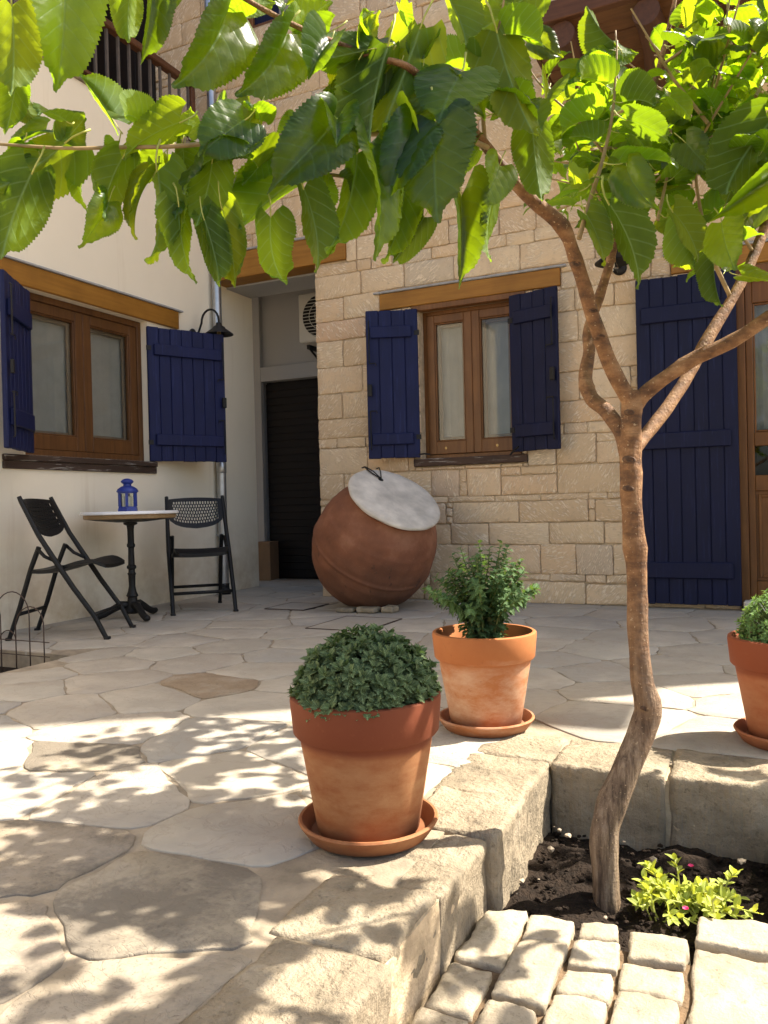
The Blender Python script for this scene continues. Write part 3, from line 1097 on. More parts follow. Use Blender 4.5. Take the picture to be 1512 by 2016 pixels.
# the window of the stone house
g = G()
frame_ring(g, 'y', WIN[0], WIN[1], WIN[2], WIN[3], 0.035, YW + 0.10, YW + 0.20)
g.box(WIN[0] - 0.05, WIN[1] + 0.05, YW - 0.015, YW + 0.06, 2.392, 2.438, ch=0.004)
win = hb(g, 'window', M['brown'], loc=(-2.13, YW + 0.15, 1.78))


def hb2(g, name, mat, part, **k):
    off = HP + Vector(part.location)
    g.v = [(x - off.x, y - off.y, z - off.z) for x, y, z in g.v]
    return g.build(name, mat, part, **k)


wa, wb = WIN[0] + 0.037, WIN[1] - 0.037
wm = (wa + wb) / 2
for a, b in ((wa, wm - 0.001), (wm + 0.001, wb)):
    g = G()
    frame_ring(g, 'y', a, b, WIN[2] + 0.037, WIN[3] - 0.037, 0.066, YW + 0.09, YW + 0.14, bottom=0.105)
    frame_ring(g, 'y', a + 0.066, b - 0.066, WIN[2] + 0.142, WIN[3] - 0.103, 0.012, YW + 0.097, YW + 0.13)
    hb2(g, 'sash', M['brown'], win)
    g = G()
    g.box(a + 0.06, b - 0.06, YW + 0.118, YW + 0.122, WIN[2] + 0.13, WIN[3] - 0.09)
    hb2(g, 'pane', M['glass'], win)
g = G()
curtain_sheet(g, 'y', WIN[0] + 0.04, WIN[1] - 0.04, WIN[2] + 0.03, WIN[3] - 0.03, YW + 0.19, 0.0012, 1)
hb2(g, 'curtain', M['curtain'], win)
for a, b in ((wa, wm - 0.001), (wm + 0.001, wb)):
    g = G()
    frame_ring(g, 'y', a + 0.06, b - 0.06, WIN[2] + 0.135, WIN[3] - 0.095, 0.045, YW + 0.145, YW + 0.16)
    hb2(g, 'blind_border', M['blind'], win)
for sx in (wa + 0.03 + 0.12, wm + 0.03 + 0.17):
    g = G()
    g.lathe([(0.0, 0), (0.011, 0), (0.011, 0.006), (0.0, 0.008)], 10, 0, Matrix.Translation((sx, YW + 0.09, WIN[2] + 0.085)) @ Matrix.Rotation(R(90), 4, 'X'))
    hb2(g, 'stud', M['brass'], win)
g = G()
g.box(-2.62, -1.66, YW - 0.03, YW + 0.12, 1.105, 1.168, ch=0.006)
hb(g, 'window_sill', M['sill'])


def shutter(owner, hinge, ang, wd, z0, z1, nplank, side, mat, battens, bh=0.1, off=None, bolt=True):
    """board shutter hung at hinge: part (battens) > plank, bolt; local +x runs from the hinge to the free edge"""
    H = z1 - z0
    y0, y1 = (0.034, 0.058) if side > 0 else (-0.024, 0.0)
    g = G()
    g.box(0.0, wd, 0.012, 0.024, z0 + 0.006, z1 - 0.006)
    o = g.build('shutter', mat, owner)
    o.location = Vector((hinge[0], hinge[1], 0)) - Vector(off)
    o.rotation_euler = (0, 0, ang)
    for b in battens:
        zz = z0 + b * H
        g = G()
        g.box(0.05, wd - 0.035, y0, y1, zz - bh / 2, zz + bh / 2, ch=0.006)
        g.build('batten', mat, o)
    pw = wd / nplank
    for i in range(nplank):
        p = G()
        p.box(i * pw + 0.0015, (i + 1) * pw - 0.0015, 0.001 + 0.0012 * (i % 2), 0.033, z0 + 0.002 * (i % 3), z1 - 0.0025 * ((i * 2) % 3), ch=0.004)
        p.build('plank', mat, o, loc=(i * pw + pw / 2, 0.017, (z0 + z1) / 2))
    if bolt:
        p = G()
        yb = 0.066 if side > 0 else -0.03
        xb = wd - 0.028
        for za, zb in ((z0 + 0.64 * H, z0 + 0.93 * H), (z0 + 0.06 * H, z0 + 0.32 * H)):
            p.tube([(xb, yb - 0.012 * side, za), (xb, yb, za + 0.01), (xb, yb, zb - 0.01), (xb, yb - 0.012 * side, zb)], 0.0055, 6)
            p.tube([(xb, yb, zb if za < z0 + 0.5 * H else za), (xb - 0.05, yb, zb if za < z0 + 0.5 * H else za), (xb - 0.055, yb, (zb if za < z0 + 0.5 * H else za) - 0.02)], 0.0055, 6)
        p.box(xb - 0.018, xb + 0.018, yb - 0.015, yb + 0.006, z0 + 0.42 * H, z0 + 0.50 * H, ch=0.004)
        p.build('bolt', M['iron'], o)
        for zz in (z0 + 0.14 * H, z0 + 0.84 * H):
            p = G()
            p.box(-0.012, 0.03, -0.003 if side < 0 else 0.030, 0.004 if side < 0 else 0.037, zz - 0.02, zz + 0.02, ch=0.002)
            p.build('hinge', M['iron'], o)
    return o


shutter(house, (-2.56, 6.085), R(180 + 20), 0.43, 1.18, 2.405, 4, 1, M['navy'], (0.13, 0.85), 0.095, HP)
shutter(house, (-1.775, 6.06), R(-17), 0.42, 1.185, 2.405, 4, -1, M['navy2'], (0.13, 0.85), 0.10, HP)
# tall shutter leaf of the doorway, folded back on the wall
shutter(house, (-0.15, 6.05), R(181.0), 0.665, 0.035, 2.375, 7, 1, M['navy2'], (0.105, 0.50, 0.885), 0.115, HP, bolt=False)
# stays that hold the window shutters
for a, b in (((-2.45, 6.03, 1.20), (-2.54, 5.99, 1.20)), ((-1.78, 6.02, 1.16), (-1.70, 5.99, 1.22))):
    g = G()
    g.tube([a, ((a[0] + b[0]) / 2, (a[1] + b[1]) / 2, (a[2] + b[2]) / 2 + 0.006), b], 0.007, 6)
    hb(g, 'shutter_stay', M['iron'])

# the glazed door
g = G()
g.box(DOOR[0], DOOR[0] + 0.055, YW - 0.005, YW + 0.12, 0.03, DOOR[3] - 0.002, ch=0.005)
g.box(DOOR[0] + 0.055, DOOR[1], YW - 0.005, YW + 0.12, DOOR[3] - 0.105, DOOR[3] - 0.003, ch=0.005)
door = hb(g, 'door', M['brown'], loc=(0.4, YW, 1.2))
dx0, dx1 = DOOR[0] + 0.057, DOOR[1]
g = G()
DY0, DY1 = YW + 0.035, YW + 0.085
g.box(dx0, dx0 + 0.045, DY0, DY1, 0.06, DOOR[3] - 0.108, ch=0.004)
for za, zb in ((0.06, 0.20), (0.83, 0.94), (1.145, 1.24), (2.14, DOOR[3] - 0.108)):
    g.box(dx0 + 0.046, dx1, DY0, DY1, za, zb, ch=0.004)
frame_ring(g, 'y', dx0 + 0.047, dx1 + 0.2, 1.242, 2.138, 0.014, DY0 + 0.008, DY1 - 0.01)
g.box(dx0 + 0.43, dx0 + 0.52, DY0 + 0.002, DY1, 0.202, 2.138, ch=0.004)
hb2(g, 'door_leaf', M['brown'], door)
g = G()
g.box(dx0 + 0.04, dx1, DY0 + 0.02, DY0 + 0.024, 1.23, 2.15)
hb2(g, 'pane', M['glass'], door)
g = G()
g.box(dx0 + 0.04, dx1, DY0 + 0.02, DY0 + 0.024, 0.935, 1.15)
hb2(g, 'pane', M['glass'], door)
for xa, xb in ((dx0 + 0.047, dx0 + 0.429), (dx0 + 0.521, dx1)):
    g = G()
    g.box(xa, xb, DY0 + 0.022, DY1 - 0.005, 0.202, 0.828)
    frame_ring(g, 'y', xa + 0.015, xb - 0.015, 0.225, 0.805, 0.02, DY0 + 0.008, DY0 + 0.03)
    g.box(xa + 0.075, xb - 0.075, DY0 + 0.006, DY0 + 0.03, 0.285, 0.745, ch=0.012)
    hb2(g, 'door_panel', M['brown'], door)
g = G()
curtain_sheet(g, 'y', dx0, dx1, 1.2, 2.3, YW + 0.13, 0.004, 4)
hb2(g, 'curtain', M['curtain'], door)
g = G()
g.box(-0.14, 1.2, YW - 0.10, YW + 0.1, 0.0, 0.07, ch=0.01)
hb(g, 'doorstep', M['lid'])
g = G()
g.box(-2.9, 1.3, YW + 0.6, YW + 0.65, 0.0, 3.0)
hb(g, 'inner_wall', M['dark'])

# upper window (mostly behind leaves)
g = G()
frame_ring(g, 'y', UPW[0], UPW[1], UPW[2], UPW[3], 0.06, YW + 0.06, YW + 0.14)
upw = hb(g, 'window', M['brown'], loc=(-3.8, YW + 0.1, 5.8))
g = G()
g.box(UPW[0] + 0.05, -3.90, YW + 0.09, YW + 0.11, UPW[2] + 0.05, UPW[3] - 0.05)
hb2(g, 'navy_panel', M['navy2'], upw)
g = G()
g.box(-3.89, UPW[1] - 0.05, YW + 0.09, YW + 0.11, UPW[2] + 0.05, UPW[3] - 0.05)
hb2(g, 'curtain', M['curtain'], upw)

# timber balcony: deck boards on round beams
BZ, BF, BL, BR = 3.90, 5.18, -1.36, 2.2
g = G()
g.box(BL, BR, BF - 0.02, BF + 0.035, BZ - 0.005, BZ + 0.125, ch=0.006)
g.box(BL - 0.03, BL - 0.001, BF + 0.036, YW, BZ - 0.005, BZ + 0.125, ch=0.006)
bal = hb(g, 'balcony', M['darkb'], loc=(0.3, 5.6, BZ))
y = BF + 0.04
i = 0
while y < YW:
    g = G()
    g.box(BL, BR, y, min(y + 0.131, YW + 0.05), BZ + 0.006 * (i % 2), BZ + 0.03, ch=0.004)
    hb2(g, 'board', M['ceiling'], bal)
    y += 0.143
    i += 1
for bx in (-1.12, -0.60, -0.09, 0.42, 0.93, 1.44, 1.95):
    g = G()
    n = 9
    rr = [0.085 + 0.004 * math.sin(i * 2 + bx * 5) for i in range(n)]
    g.tube([(bx + 0.012 * math.sin(i + bx), BF + 0.02 + (YW + 0.1 - BF) * i / (n - 1), BZ - 0.086) for i in range(n)], rr, 14, wob=0.06)
    hb2(g, 'beam', M['beam'], bal, smooth=True, sharp=50)
g = G()
g.box(BL, BR, BF, BF + 0.06, BZ + 0.96, BZ + 1.02, ch=0.006)
g.box(BL, BR, BF + 0.01, BF + 0.05, BZ + 0.20, BZ + 0.24, ch=0.004)
hb2(g, 'rail', M['darkb'], bal)
x = BL + 0.03
while x < BR:
    g = G()
    g.box(x, x + 0.085, BF + 0.018, BF + 0.042, BZ + 0.242, BZ + 0.958)
    hb2(g, 'baluster', M['rail'], bal)
    x += 0.11
for px_ in (BL, -0.2, 0.9, BR - 0.07):
    g = G()
    g.box(px_ - 0.005, px_ + 0.075, BF - 0.006, BF + 0.066, BZ + 0.127, BZ + 1.04, ch=0.006)
    hb2(g, 'post', M['darkb'], bal)

# ------------------------------------------------------------------ passage between the houses
g = G()
g.box(-5.7, -3.0, YW + 0.42, 7.6, 3.32, 3.40)                      # ceiling
g.box(-5.7, -3.54, YW + 0.43, YW + 0.60, 2.932, 3.319)
g.box(-4.64, -3.541, YW + 0.205, YW + 0.601, 2.912, 2.928)             # back of the beam
g.box(-3.535, -3.42, YW + 0.43, 7.6, 0.0, 3.319)                   # right side
g.box(-5.7, -5.17, 7.45, 7.6, 0, 3.319)
g.box(-4.15, -3.55, 7.50, 7.6, 0, 2.2)
g.box(-5.17, -3.55, 7.50, 7.6, 2.2, 3.319)
g.box(-5.7, -3.0, 7.61, 7.75, 0.0, 3.40)
pw = thing('passage_wall', 'grey rendered back wall of the shaded passage between the houses', 'wall', (-4.5, 7.5, 0))
PO = Vector(pw.location)


def pb(g, name, mat, parent=None, **k):
    g.v = [(x - PO.x, y - PO.y, z - PO.z) for x, y, z in g.v]
    return g.build(name, mat, parent or pw, **k)


pb(g, 'render', M['grey'])
g = G()
g.box(-5.17, -5.045, 7.44, 7.499, 0.0, 3.30, ch=0.004)
g.box(-5.044, -3.56, 7.44, 7.499, 2.20, 2.36, ch=0.004)
pb(g, 'door_casing', M['grey'])
g = G()
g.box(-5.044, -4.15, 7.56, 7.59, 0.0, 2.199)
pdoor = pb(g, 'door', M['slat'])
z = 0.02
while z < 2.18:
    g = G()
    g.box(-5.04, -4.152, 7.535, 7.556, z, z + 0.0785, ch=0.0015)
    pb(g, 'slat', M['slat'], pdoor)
    z += 0.08

ac = thing('air_conditioner', 'cream outdoor air conditioning unit with round fan grille on the passage wall', 'air conditioner', (-3.95, 7.28, 2.76))
g = G()
g.box(-0.40, 0.40, -0.14, 0.14, -0.255, 0.255, ch=0.015)
g.build('casing', M['cream'], ac)
g = G()
g.lathe([(0.0, 0.0), (0.215, 0.0), (0.225, 0.004), (0.225, -0.01)], 32, 0, Matrix.Translation((-0.12, -0.142, 0.0)) @ Matrix.Rotation(R(90), 4, 'X'))
g.build('fan_opening', M['dark'], ac, smooth=True)
g = G()
for i in range(-6, 7):
    zz = i * 0.034
    hw = math.sqrt(max(0.0, 0.22 ** 2 - zz ** 2))
    g.tube([(-0.12 - hw, -0.156, zz), (-0.12 + hw, -0.156, zz)], 0.0035, 5)
for rr in (0.07, 0.14, 0.22):
    g.tube([(-0.12 + rr * math.cos(a * math.pi / 12), -0.158, rr * math.sin(a * math.pi / 12)) for a in range(25)], 0.003, 5)
g.build('grille', M['cream'], ac)
g = G()
for sx in (-0.3, 0.28):
    g.box(sx, sx + 0.03, -0.15, 0.30, -0.33, -0.285)
    g.tube([(sx + 0.015, -0.12, -0.32), (sx + 0.015, 0.29, -0.52)], 0.012, 6)
g.build('bracket', M['iron'], ac)

g = G()
g.box(-0.09, 0.09, -0.13, 0.13, 0.0, 0.42, ch=0.004)
g.box(-0.092, 0.092, -0.03, 0.03, 0.4185, 0.4215, 0)
o = g.build('cardboard_box', M['cardboard'])
o.location = (-4.98, 7.38, 0)
o.rotation_euler = (0, 0, R(12))
tag(o, 'tall brown cardboard box standing beside the dark passage door', 'box')

# ------------------------------------------------------------------ cream house on the left
cream = thing('cream_house', 'cream limewashed house wall with navy shuttered window and an upper terrace', 'house', (-5.0, 4.5, 0))
CO = Vector(cream.location)


def cb(g, name, mat, part=None, **k):
    off = CO + (Vector(part.location) if part else Vector((0, 0, 0)))
    loc = k.pop('loc', None)
    g.v = [(x - off.x, y - off.y, z - off.z) for x, y, z in g.v]
    if loc is not None:
        loc = tuple(Vector(loc) - off)
    return g.build(name, mat, part or cream, loc=loc, **k)


WL = (3.94, 5.20, 1.21, 2.385)           # window opening along y, z
g = G()
wall_cells(g, 'x', -2.5, 6.74, 0.0, 4.085, [WL], XW - 0.38, XW)
cb(g, 'wall', M['plaster'])
g = G()
g.box(-8.5, XW - 0.385, -2.5, YW + 0.0, 3.45, 3.55)
cb(g, 'terrace_floor', M['mortar'])
g = G()
g.box(-8.7, -8.5, -2.5, YW - 0.06, 3.45, 6.3)
cb(g, 'terrace_back_wall', M['dark'])
g = G()
g.box(-8.5, -5.6, -2.5, YW - 0.08, 6.3, 6.4)
cb(g, 'terrace_roof', M['ceiling'])
g = G()
g.box(XW - 0.30, XW + 0.025, -2.5, YW - 0.01, 4.087, 4.13, ch=0.006)
cb(g, 'coping', M['kerb'])
g = G()
g.box(-8.0, -5.25, YW - 0.05, YW - 0.012, 3.55, 5.9, ch=0.004)
tdoor = cb(g, 'terrace_door', M['slat'])
for i in range(14):
    g = G()
    g.box(-8.0 + i * 0.196 + 0.002, -8.0 + (i + 1) * 0.196 - 0.002, YW - 0.068, YW - 0.052, 3.57, 5.88, ch=0.003)
    cb(g, 'plank', M['slat'], tdoor)
g = G()
g.box(XW - 0.07, XW + 0.005, 1.5, 5.93, 4.665, 4.725, ch=0.008)
g.box(XW - 0.05, XW - 0.02, 1.5, 5.93, 4.20, 4.225)
rail = cb(g, 'railing', M['darkb'])
y = 1.6
while y < 5.9:
    g = G()
    g.box(XW - 0.045, XW - 0.025, y, y + 0.02, 4.226, 4.664)
    cb(g, 'baluster', M['rail'], rail)
    y += 0.125
g = G()
g.box(XW - 0.06, XW - 0.005, 5.875, 5.93, 4.132, 4.664, ch=0.004)
cb(g, 'post', M['darkb'], rail)

g = G()
g.box(XW - 0.2, XW + 0.03, 3.2, 5.576, 2.388, 2.54, ch=0.005)
cb(g, 'lintel', M['ochre_y'], loc=(XW, 4.4, 2.46))
g = G()
g.box(XW - 0.01, XW + 0.045, 3.15, 5.62, 2.541, 2.556, ch=0.003)
cb(g, 'flashing_strip', M['flashing'])
g = G()
frame_ring(g, 'x', WL[0], WL[1], WL[2], WL[3], 0.05, XW - 0.17, XW - 0.07)
cwin = cb(g, 'window', M['brown_shaded'], loc=(XW - 0.1, 4.57, 1.8))
a0, a1 = WL[0] + 0.052, WL[1] - 0.052
am = (a0 + a1) / 2
for a, b in ((a0, am - 0.001), (am + 0.001, a1)):
    g = G()
    frame_ring(g, 'x', a, b, WL[2] + 0.052, WL[3] - 0.052, 0.078, XW - 0.13, XW - 0.08, bottom=0.11)
    frame_ring(g, 'x', a + 0.078, b - 0.078, WL[2] + 0.162, WL[3] - 0.13, 0.012, XW - 0.125, XW - 0.088)
    cb(g, 'sash', M['brown_shaded'], cwin)
    g = G()
    g.box(XW - 0.112, XW - 0.108, a + 0.07, b - 0.07, WL[2] + 0.155, WL[3] - 0.125)
    cb(g, 'pane', M['glass'], cwin)
for a, b in ((a0, am - 0.001), (am + 0.001, a1)):
    g = G()
    frame_ring(g, 'x', a + 0.07, b - 0.07, WL[2] + 0.155, WL[3] - 0.125, 0.04, XW - 0.15, XW - 0.135)
    cb(g, 'blind_border', M['blind'], cwin)
g = G()
curtain_sheet(g, 'x', WL[0] + 0.04, WL[1] - 0.04, WL[2] + 0.03, WL[3] - 0.03, XW - 0.165, 0.0008, 2)
cb(g, 'curtain', M['curtain'], cwin)
g = G()
g.box(XW - 0.12, XW + 0.035, 3.75, 5.25, 1.165, 1.207, ch=0.005)
g.box(XW - 0.02, XW + 0.022, 3.75, 5.25, 1.108, 1.163, ch=0.004)
cb(g, 'window_sill', M['sill_y'])
shutter(cream, (-4.62, 5.165), R(62), 0.695, 1.21, 2.34, 7, -1, M['navy'], (0.16, 0.83), 0.095, CO)
shutter(cream, (-4.59, 3.925), R(-57), 0.53, 1.215, 2.335, 7, 1, M['navy'], (0.18, 0.80), 0.11, CO)

# downpipe
pipe = thing('downpipe', 'galvanised steel downpipe running down the corner of the cream wall', 'downpipe', (-4.58, 6.07, 0))
g = G()
g.tube([(0, 0, 0.09), (0, 0, 1.2), (0, 0, 3.0), (0, 0, 4.3), (0, 0, 6.9)], 0.043, 18, cap=True)
g.build('pipe', M['zinc'], pipe, smooth=True, sharp=50)
g = G()
for zz in (1.18, 3.05, 5.0):
    g.lathe([(0.0445, -0.05), (0.0475, -0.045), (0.0475, 0.045), (0.0445, 0.05)], 18, 0, Matrix.Translation((0, 0, zz)))
g.build('joint_collar', M['zinc'], pipe, smooth=True)
for zz in (0.55, 2.45, 4.2):
    g = G()
    g.lathe([(0.0445, -0.012), (0.0505, -0.012), (0.0505, 0.012), (0.0445, 0.012)], 18, 0, Matrix.Translation((0, 0, zz)))
    g.box(-0.10, -0.045, -0.008, 0.008, zz - 0.008, zz + 0.008)
    g.build('bracket', M['zinc'], pipe)
g = G()
g.tube([(0, 0, 0.10), (0, 0, 0.06), (0.03, -0.03, 0.03), (0.06, -0.06, 0.015)], 0.047, 14)
g.build('shoe', M['iron'], pipe, smooth=True)

g = G()
g.box(-0.02, 0.02, -0.06, 0.06, -0.12, 0.12, ch=0.008)
o = g.build('junction_box', M['cream'])
o.location = (XW + 0.022, 5.86, 4.27)
tag(o, 'small white junction box on the wall under the end of the terrace railing', 'electrical box')

bl = thing('toy_ball', 'small striped red and blue ball on the terrace coping', 'ball', (XW - 0.06, 5.25, 4.197))
g = G()
for s in range(8):
    vs, fs = [], []
    for i in range(9):
        for j in range(4):
            th, ph = math.pi * i / 8, math.pi / 4 * (s + j / 3)
            vs.append((0.066 * math.sin(th) * math.cos(ph), 0.066 * math.sin(th) * math.sin(ph), 0.066 * math.cos(th)))
    for i in range(8):
        for j in range(3):
            fs.append((i * 4 + j, (i + 1) * 4 + j, (i + 1) * 4 + j + 1, i * 4 + j + 1))
    g.add(vs, fs, s % 2)
g.build('panels', [M['ball'], M['ball_b']], bl, smooth=True)


def wall_lamp(name, label, base, direction, group='black gooseneck wall lamps'):
    """base on the wall; direction points out of the wall"""
    t = thing(name, label, 'wall lamp', base, math.atan2(direction[1], direction[0]), group)
    g = G()
    g.lathe([(0.0, 0.0), (0.05, 0.0), (0.052, 0.008), (0.03, 0.02), (0.0, 0.024)], 20, 0, Matrix.Rotation(R(90), 4, 'Y'))
    g.build('backplate', M['iron'], t, smooth=True)
    g = G()
    pts = [(0.01, 0, 0.0), (0.07, 0, 0.01)]
    for i in range(11):
        a = math.pi * (1 - i / 10)
        pts.append((0.20 + 0.095 * math.cos(a), 0, 0.09 + 0.11 * math.sin(a)))
    pts.append((0.295, 0, 0.05))
    g.tube(pts, 0.0095, 8)
    g.build('arm', M['iron'], t, smooth=True)
    g = G()
    g.lathe([(0.0, 0.075), (0.022, 0.07), (0.03, 0.045), (0.055, 0.03), (0.06, 0.018), (0.125, -0.03), (0.128, -0.036), (0.118, -0.032), (0.055, 0.012), (0.02, 0.03), (0.0, 0.03)], 28, 0, Matrix.Translation((0.295, 0, 0.0)))
    g.build('shade', M['iron'], t, smooth=True, sharp=50)
    g = G()
    g.lathe([(0.018, 0.03), (0.018, -0.03), (0.0, -0.03)], 14, 0, Matrix.Translation((0.295, 0, 0.0)))
    g.build('socket', M['brass'], t, smooth=True)
    g = G()
    g.lathe([(0.016, -0.03), (0.03, -0.055), (0.034, -0.08), (0.026, -0.105), (0.0, -0.115)], 16, 0, Matrix.Translation((0.295, 0, 0.0)))
    b = g.build('bulb', M['bulb'], t, smooth=True)
    g = G()
    g.tube([(0.295, 0.004, -0.03), (0.295, 0.006, -0.06), (0.295, -0.006, -0.075), (0.295, 0.0, -0.09)], 0.004, 6)
    g.build('filament', M['wax'], b)
    return t


wall_lamp('wall_lamp', 'black gooseneck wall lamp beside the downpipe above the open navy shutter', (XW, 5.79, 2.385), (1, 0))
wall_lamp('wall_lamp', 'black wall lamp between the stone house window and the tall navy door shutter', (-0.93, YW - 0.012, 2.50), (0, -1))

# ------------------------------------------------------------------ storage jar with its lid
JC = Vector((-2.735, 5.52, 0.475))
tv = (CAM - JC).normalized()
rv = _r
uv_ = _u
AX = (0.52 * tv + 0.86 * (0.40 * rv + 0.91 * uv_)).normalized()
jar = thing('storage_jar', 'huge reddish brown clay storage jar tipped against the stone wall', 'jar', (JC.x, JC.y, 0))
q = Vector((0, 0, 1)).rotation_difference(AX).to_matrix().to_4x4()
prof = []
for i in range(90):
    t = i / 89
    z_ = -0.50 + 0.93 * t
    if z_ < 0:
        r_ = 0.485 * math.sqrt(max(0, 1 - (abs(z_) / 0.512) ** 2.15))
    else:
        r_ = 0.485 * math.sqrt(max(0, 1 - (z_ / 0.56) ** 2.2))
    r_ += 0.011 * math.exp(-((z_ + 0.02) / 0.014) ** 2) + 0.004 * math.exp(-((z_ - 0.22) / 0.02) ** 2) + 0.002 * math.sin(z_ * 47)
    prof.append((r_, z_))
g = G()
prof2 = [(0.0, -0.5)] + prof + [(prof[-1][0] - 0.0, 0.43), (prof[-1][0] + 0.02, 0.445), (prof[-1][0] - 0.03, 0.452), (prof[-1][0] - 0.05, 0.42)]
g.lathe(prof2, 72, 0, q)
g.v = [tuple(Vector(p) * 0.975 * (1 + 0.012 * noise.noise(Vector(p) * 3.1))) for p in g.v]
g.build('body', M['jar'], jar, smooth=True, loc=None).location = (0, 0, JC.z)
lid = thing('jar_lid', 'round pale stone lid lying on the mouth of the clay storage jar', 'lid', JC + AX * 0.442)
g = G()
rng = random.Random(4)
lp = []
n = 72
rad = [0.365 * (1 + 0.012 * noise.noise(Vector((math.cos(2 * math.pi * i / n) * 2, math.sin(2 * math.pi * i / n) * 2, 0))) + rng.uniform(-0.004, 0.004)) for i in range(n)]
rings = [(0.86, -0.002), (0.97, 0.002), (1.0, 0.012), (1.0, 0.026), (0.975, 0.036), (0.8, 0.040), (0.5, 0.042), (0.22, 0.042)]
vs, fs = [], []
for (k_, zz) in rings:
    for i in range(n):
        a = 2 * math.pi * i / n
        jt = 0.004 * noise.noise(Vector((math.cos(a) * 5 * k_, math.sin(a) * 5 * k_, zz * 30)))
        vs.append((rad[i] * k_ * math.cos(a), rad[i] * k_ * math.sin(a), zz + jt))
for r_ in range(len(rings) - 1):
    for i in range(n):
        k_ = (i + 1) % n
        fs.append((r_ * n + i, r_ * n + k_, (r_ + 1) * n + k_, (r_ + 1) * n + i))
vs.append((0, 0, 0.0425))
vs.append((0, 0, -0.003))
for i in range(n):
    fs.append(((len(rings) - 1) * n + i, (len(rings) - 1) * n + (i + 1) % n, len(vs) - 2))
    fs.append(((i + 1) % n, i, len(vs) - 1))
g.add(vs, fs, 0, q)
g.build('disc', M['lid'], lid, smooth=True, sharp=50)
# cord through the hole
up_l = (uv_ - AX * uv_.dot(AX)).normalized()
rt_l = up_l.cross(AX).normalized()
hole = AX * 0.044 + up_l * 0.215 - rt_l * 0.02
rim1 = AX * 0.044 + up_l * 0.372 - rt_l * 0.085
rim2 = AX * 0.044 + up_l * 0.366 + rt_l * 0.04
g = G()
for e in (rim1, rim2):
    mid = (hole + e) / 2 + AX * 0.018
    g.tube([hole - AX * 0.02, hole + AX * 0.008, mid, e + AX * 0.006, e + up_l * 0.022 - AX * 0.02], 0.005, 6)
e = rim1 - rt_l * 0.008
g.tube([hole - AX * 0.01 - rt_l * 0.01, hole + AX * 0.012 - rt_l * 0.012, (hole + e) / 2 + AX * 0.006 - rt_l * 0.012, e + AX * 0.006, e + up_l * 0.02 - AX * 0.02], 0.005, 6)
g.build('cord', M['iron'], lid, smooth=True)
g = G()
g.lathe([(0.0, 0.002), (0.020, 0.002), (0.022, 0.0)], 16, 0, Matrix.Translation(hole) @ q)
g.build('hole', M['dark'], lid)
for i, (dx, dy, sx, lab) in enumerate(((-0.10, -0.27, 0.072, 'flat pale wedge stone under the jar, leftmost of the three'), (0.07, -0.25, 0.078, 'flat pale wedge stone under the jar, middle of the three'), (0.22, -0.20, 0.05, 'flat pale wedge stone under the jar, smallest of the three'))):
    o = block_obj('wedge_stone', (JC.x + dx - sx, JC.x + dx + sx, JC.y + dy - 0.06, JC.y + dy + 0.06, 0.0, 0.036 + 0.006 * i), 0.012, 0.007, M['kerb'], None, 70 + i, 0.015, 10)
    tag(o, lab, 'stone', 'wedge stones under the jar')

# ------------------------------------------------------------------ terracotta pots
POTS = [(-0.886, 1.722, 'large terracotta pot in front with a dome of grey green chrysanthemum', 'front'), (-0.905, 2.69, 'terracotta pot with pale lime bloom behind the front pot, holding the tall leafy plant', 'back'), (0.065, 2.86, 'terracotta pot at the right edge on the stone step, holding bush basil', 'right')]
SAUC = ['round terracotta saucer under the front pot', 'round terracotta saucer under the pot with the tall leafy plant', 'round terracotta saucer under the basil pot at the right edge']


def lathe_obj(name, prof, mat, parent, seg=56, sharp=40):
    g = G()
    g.lathe(prof, seg)
    return g.build(name, mat, parent, smooth=True, sharp=sharp)


for i, (x, y, lab, kind) in enumerate(POTS):
    TM = M[('terracotta', 'terracotta2', 'terracotta3')[i]]
    s = thing('saucer', SAUC[i], 'saucer', (x, y, 0.001), 0.7 * i, 'terracotta saucers under the pots')
    lathe_obj('dish', [(0.0, 0.0), (0.138, 0.0), (0.146, 0.004), (0.168, 0.034), (0.171, 0.040), (0.168, 0.0445), (0.162, 0.044), (0.157, 0.038), (0.139, 0.013), (0.0, 0.012)], TM, s)
    p = thing('terracotta_pot', lab, 'plant pot', (x, y, 0.0142), 1.1 * i, 'terracotta pots on the patio')
    lathe_obj('pot_body', [(0.0, 0.0), (0.118, 0.0), (0.124, 0.006), (0.163, 0.236), (0.152, 0.236), (0.14, 0.12), (0.0, 0.10)], TM, p)
    lathe_obj('rim', [(0.150, 0.2365), (0.172, 0.2365), (0.177, 0.243), (0.184, 0.318), (0.183, 0.327), (0.178, 0.3305), (0.170, 0.330), (0.166, 0.324), (0.155, 0.24)], TM, p)
    g = G()
    g.lathe([(0.0, 0.278), (0.08, 0.280), (0.1605, 0.272), (0.158, 0.25), (0.0, 0.25)], 40)
    g.v = [(a, b, c + 0.008 * noise.noise(Vector((a * 25, b * 25, i)))) for a, b, c in g.v]
    g.build('potting_soil', M['soil'], p, smooth=True)

LOBED = [(0, 0), (0.10, 0.10), (0.34, 0.16), (0.27, 0.33), (0.46, 0.44), (0.33, 0.56), (0.36, 0.76), (0.19, 0.78), (0.08, 1.0), (0.0, 1.02), (-0.08, 1.0), (-0.19, 0.78), (-0.36, 0.76), (-0.33, 0.56), (-0.46, 0.44), (-0.27, 0.33), (-0.34, 0.16), (-0.10, 0.10)]
OVAL = [(0, 0), (0.16, 0.12), (0.27, 0.36), (0.27, 0.60), (0.14, 0.86), (0, 1.0), (-0.14, 0.86), (-0.27, 0.60), (-0.27, 0.36), (-0.16, 0.12)]


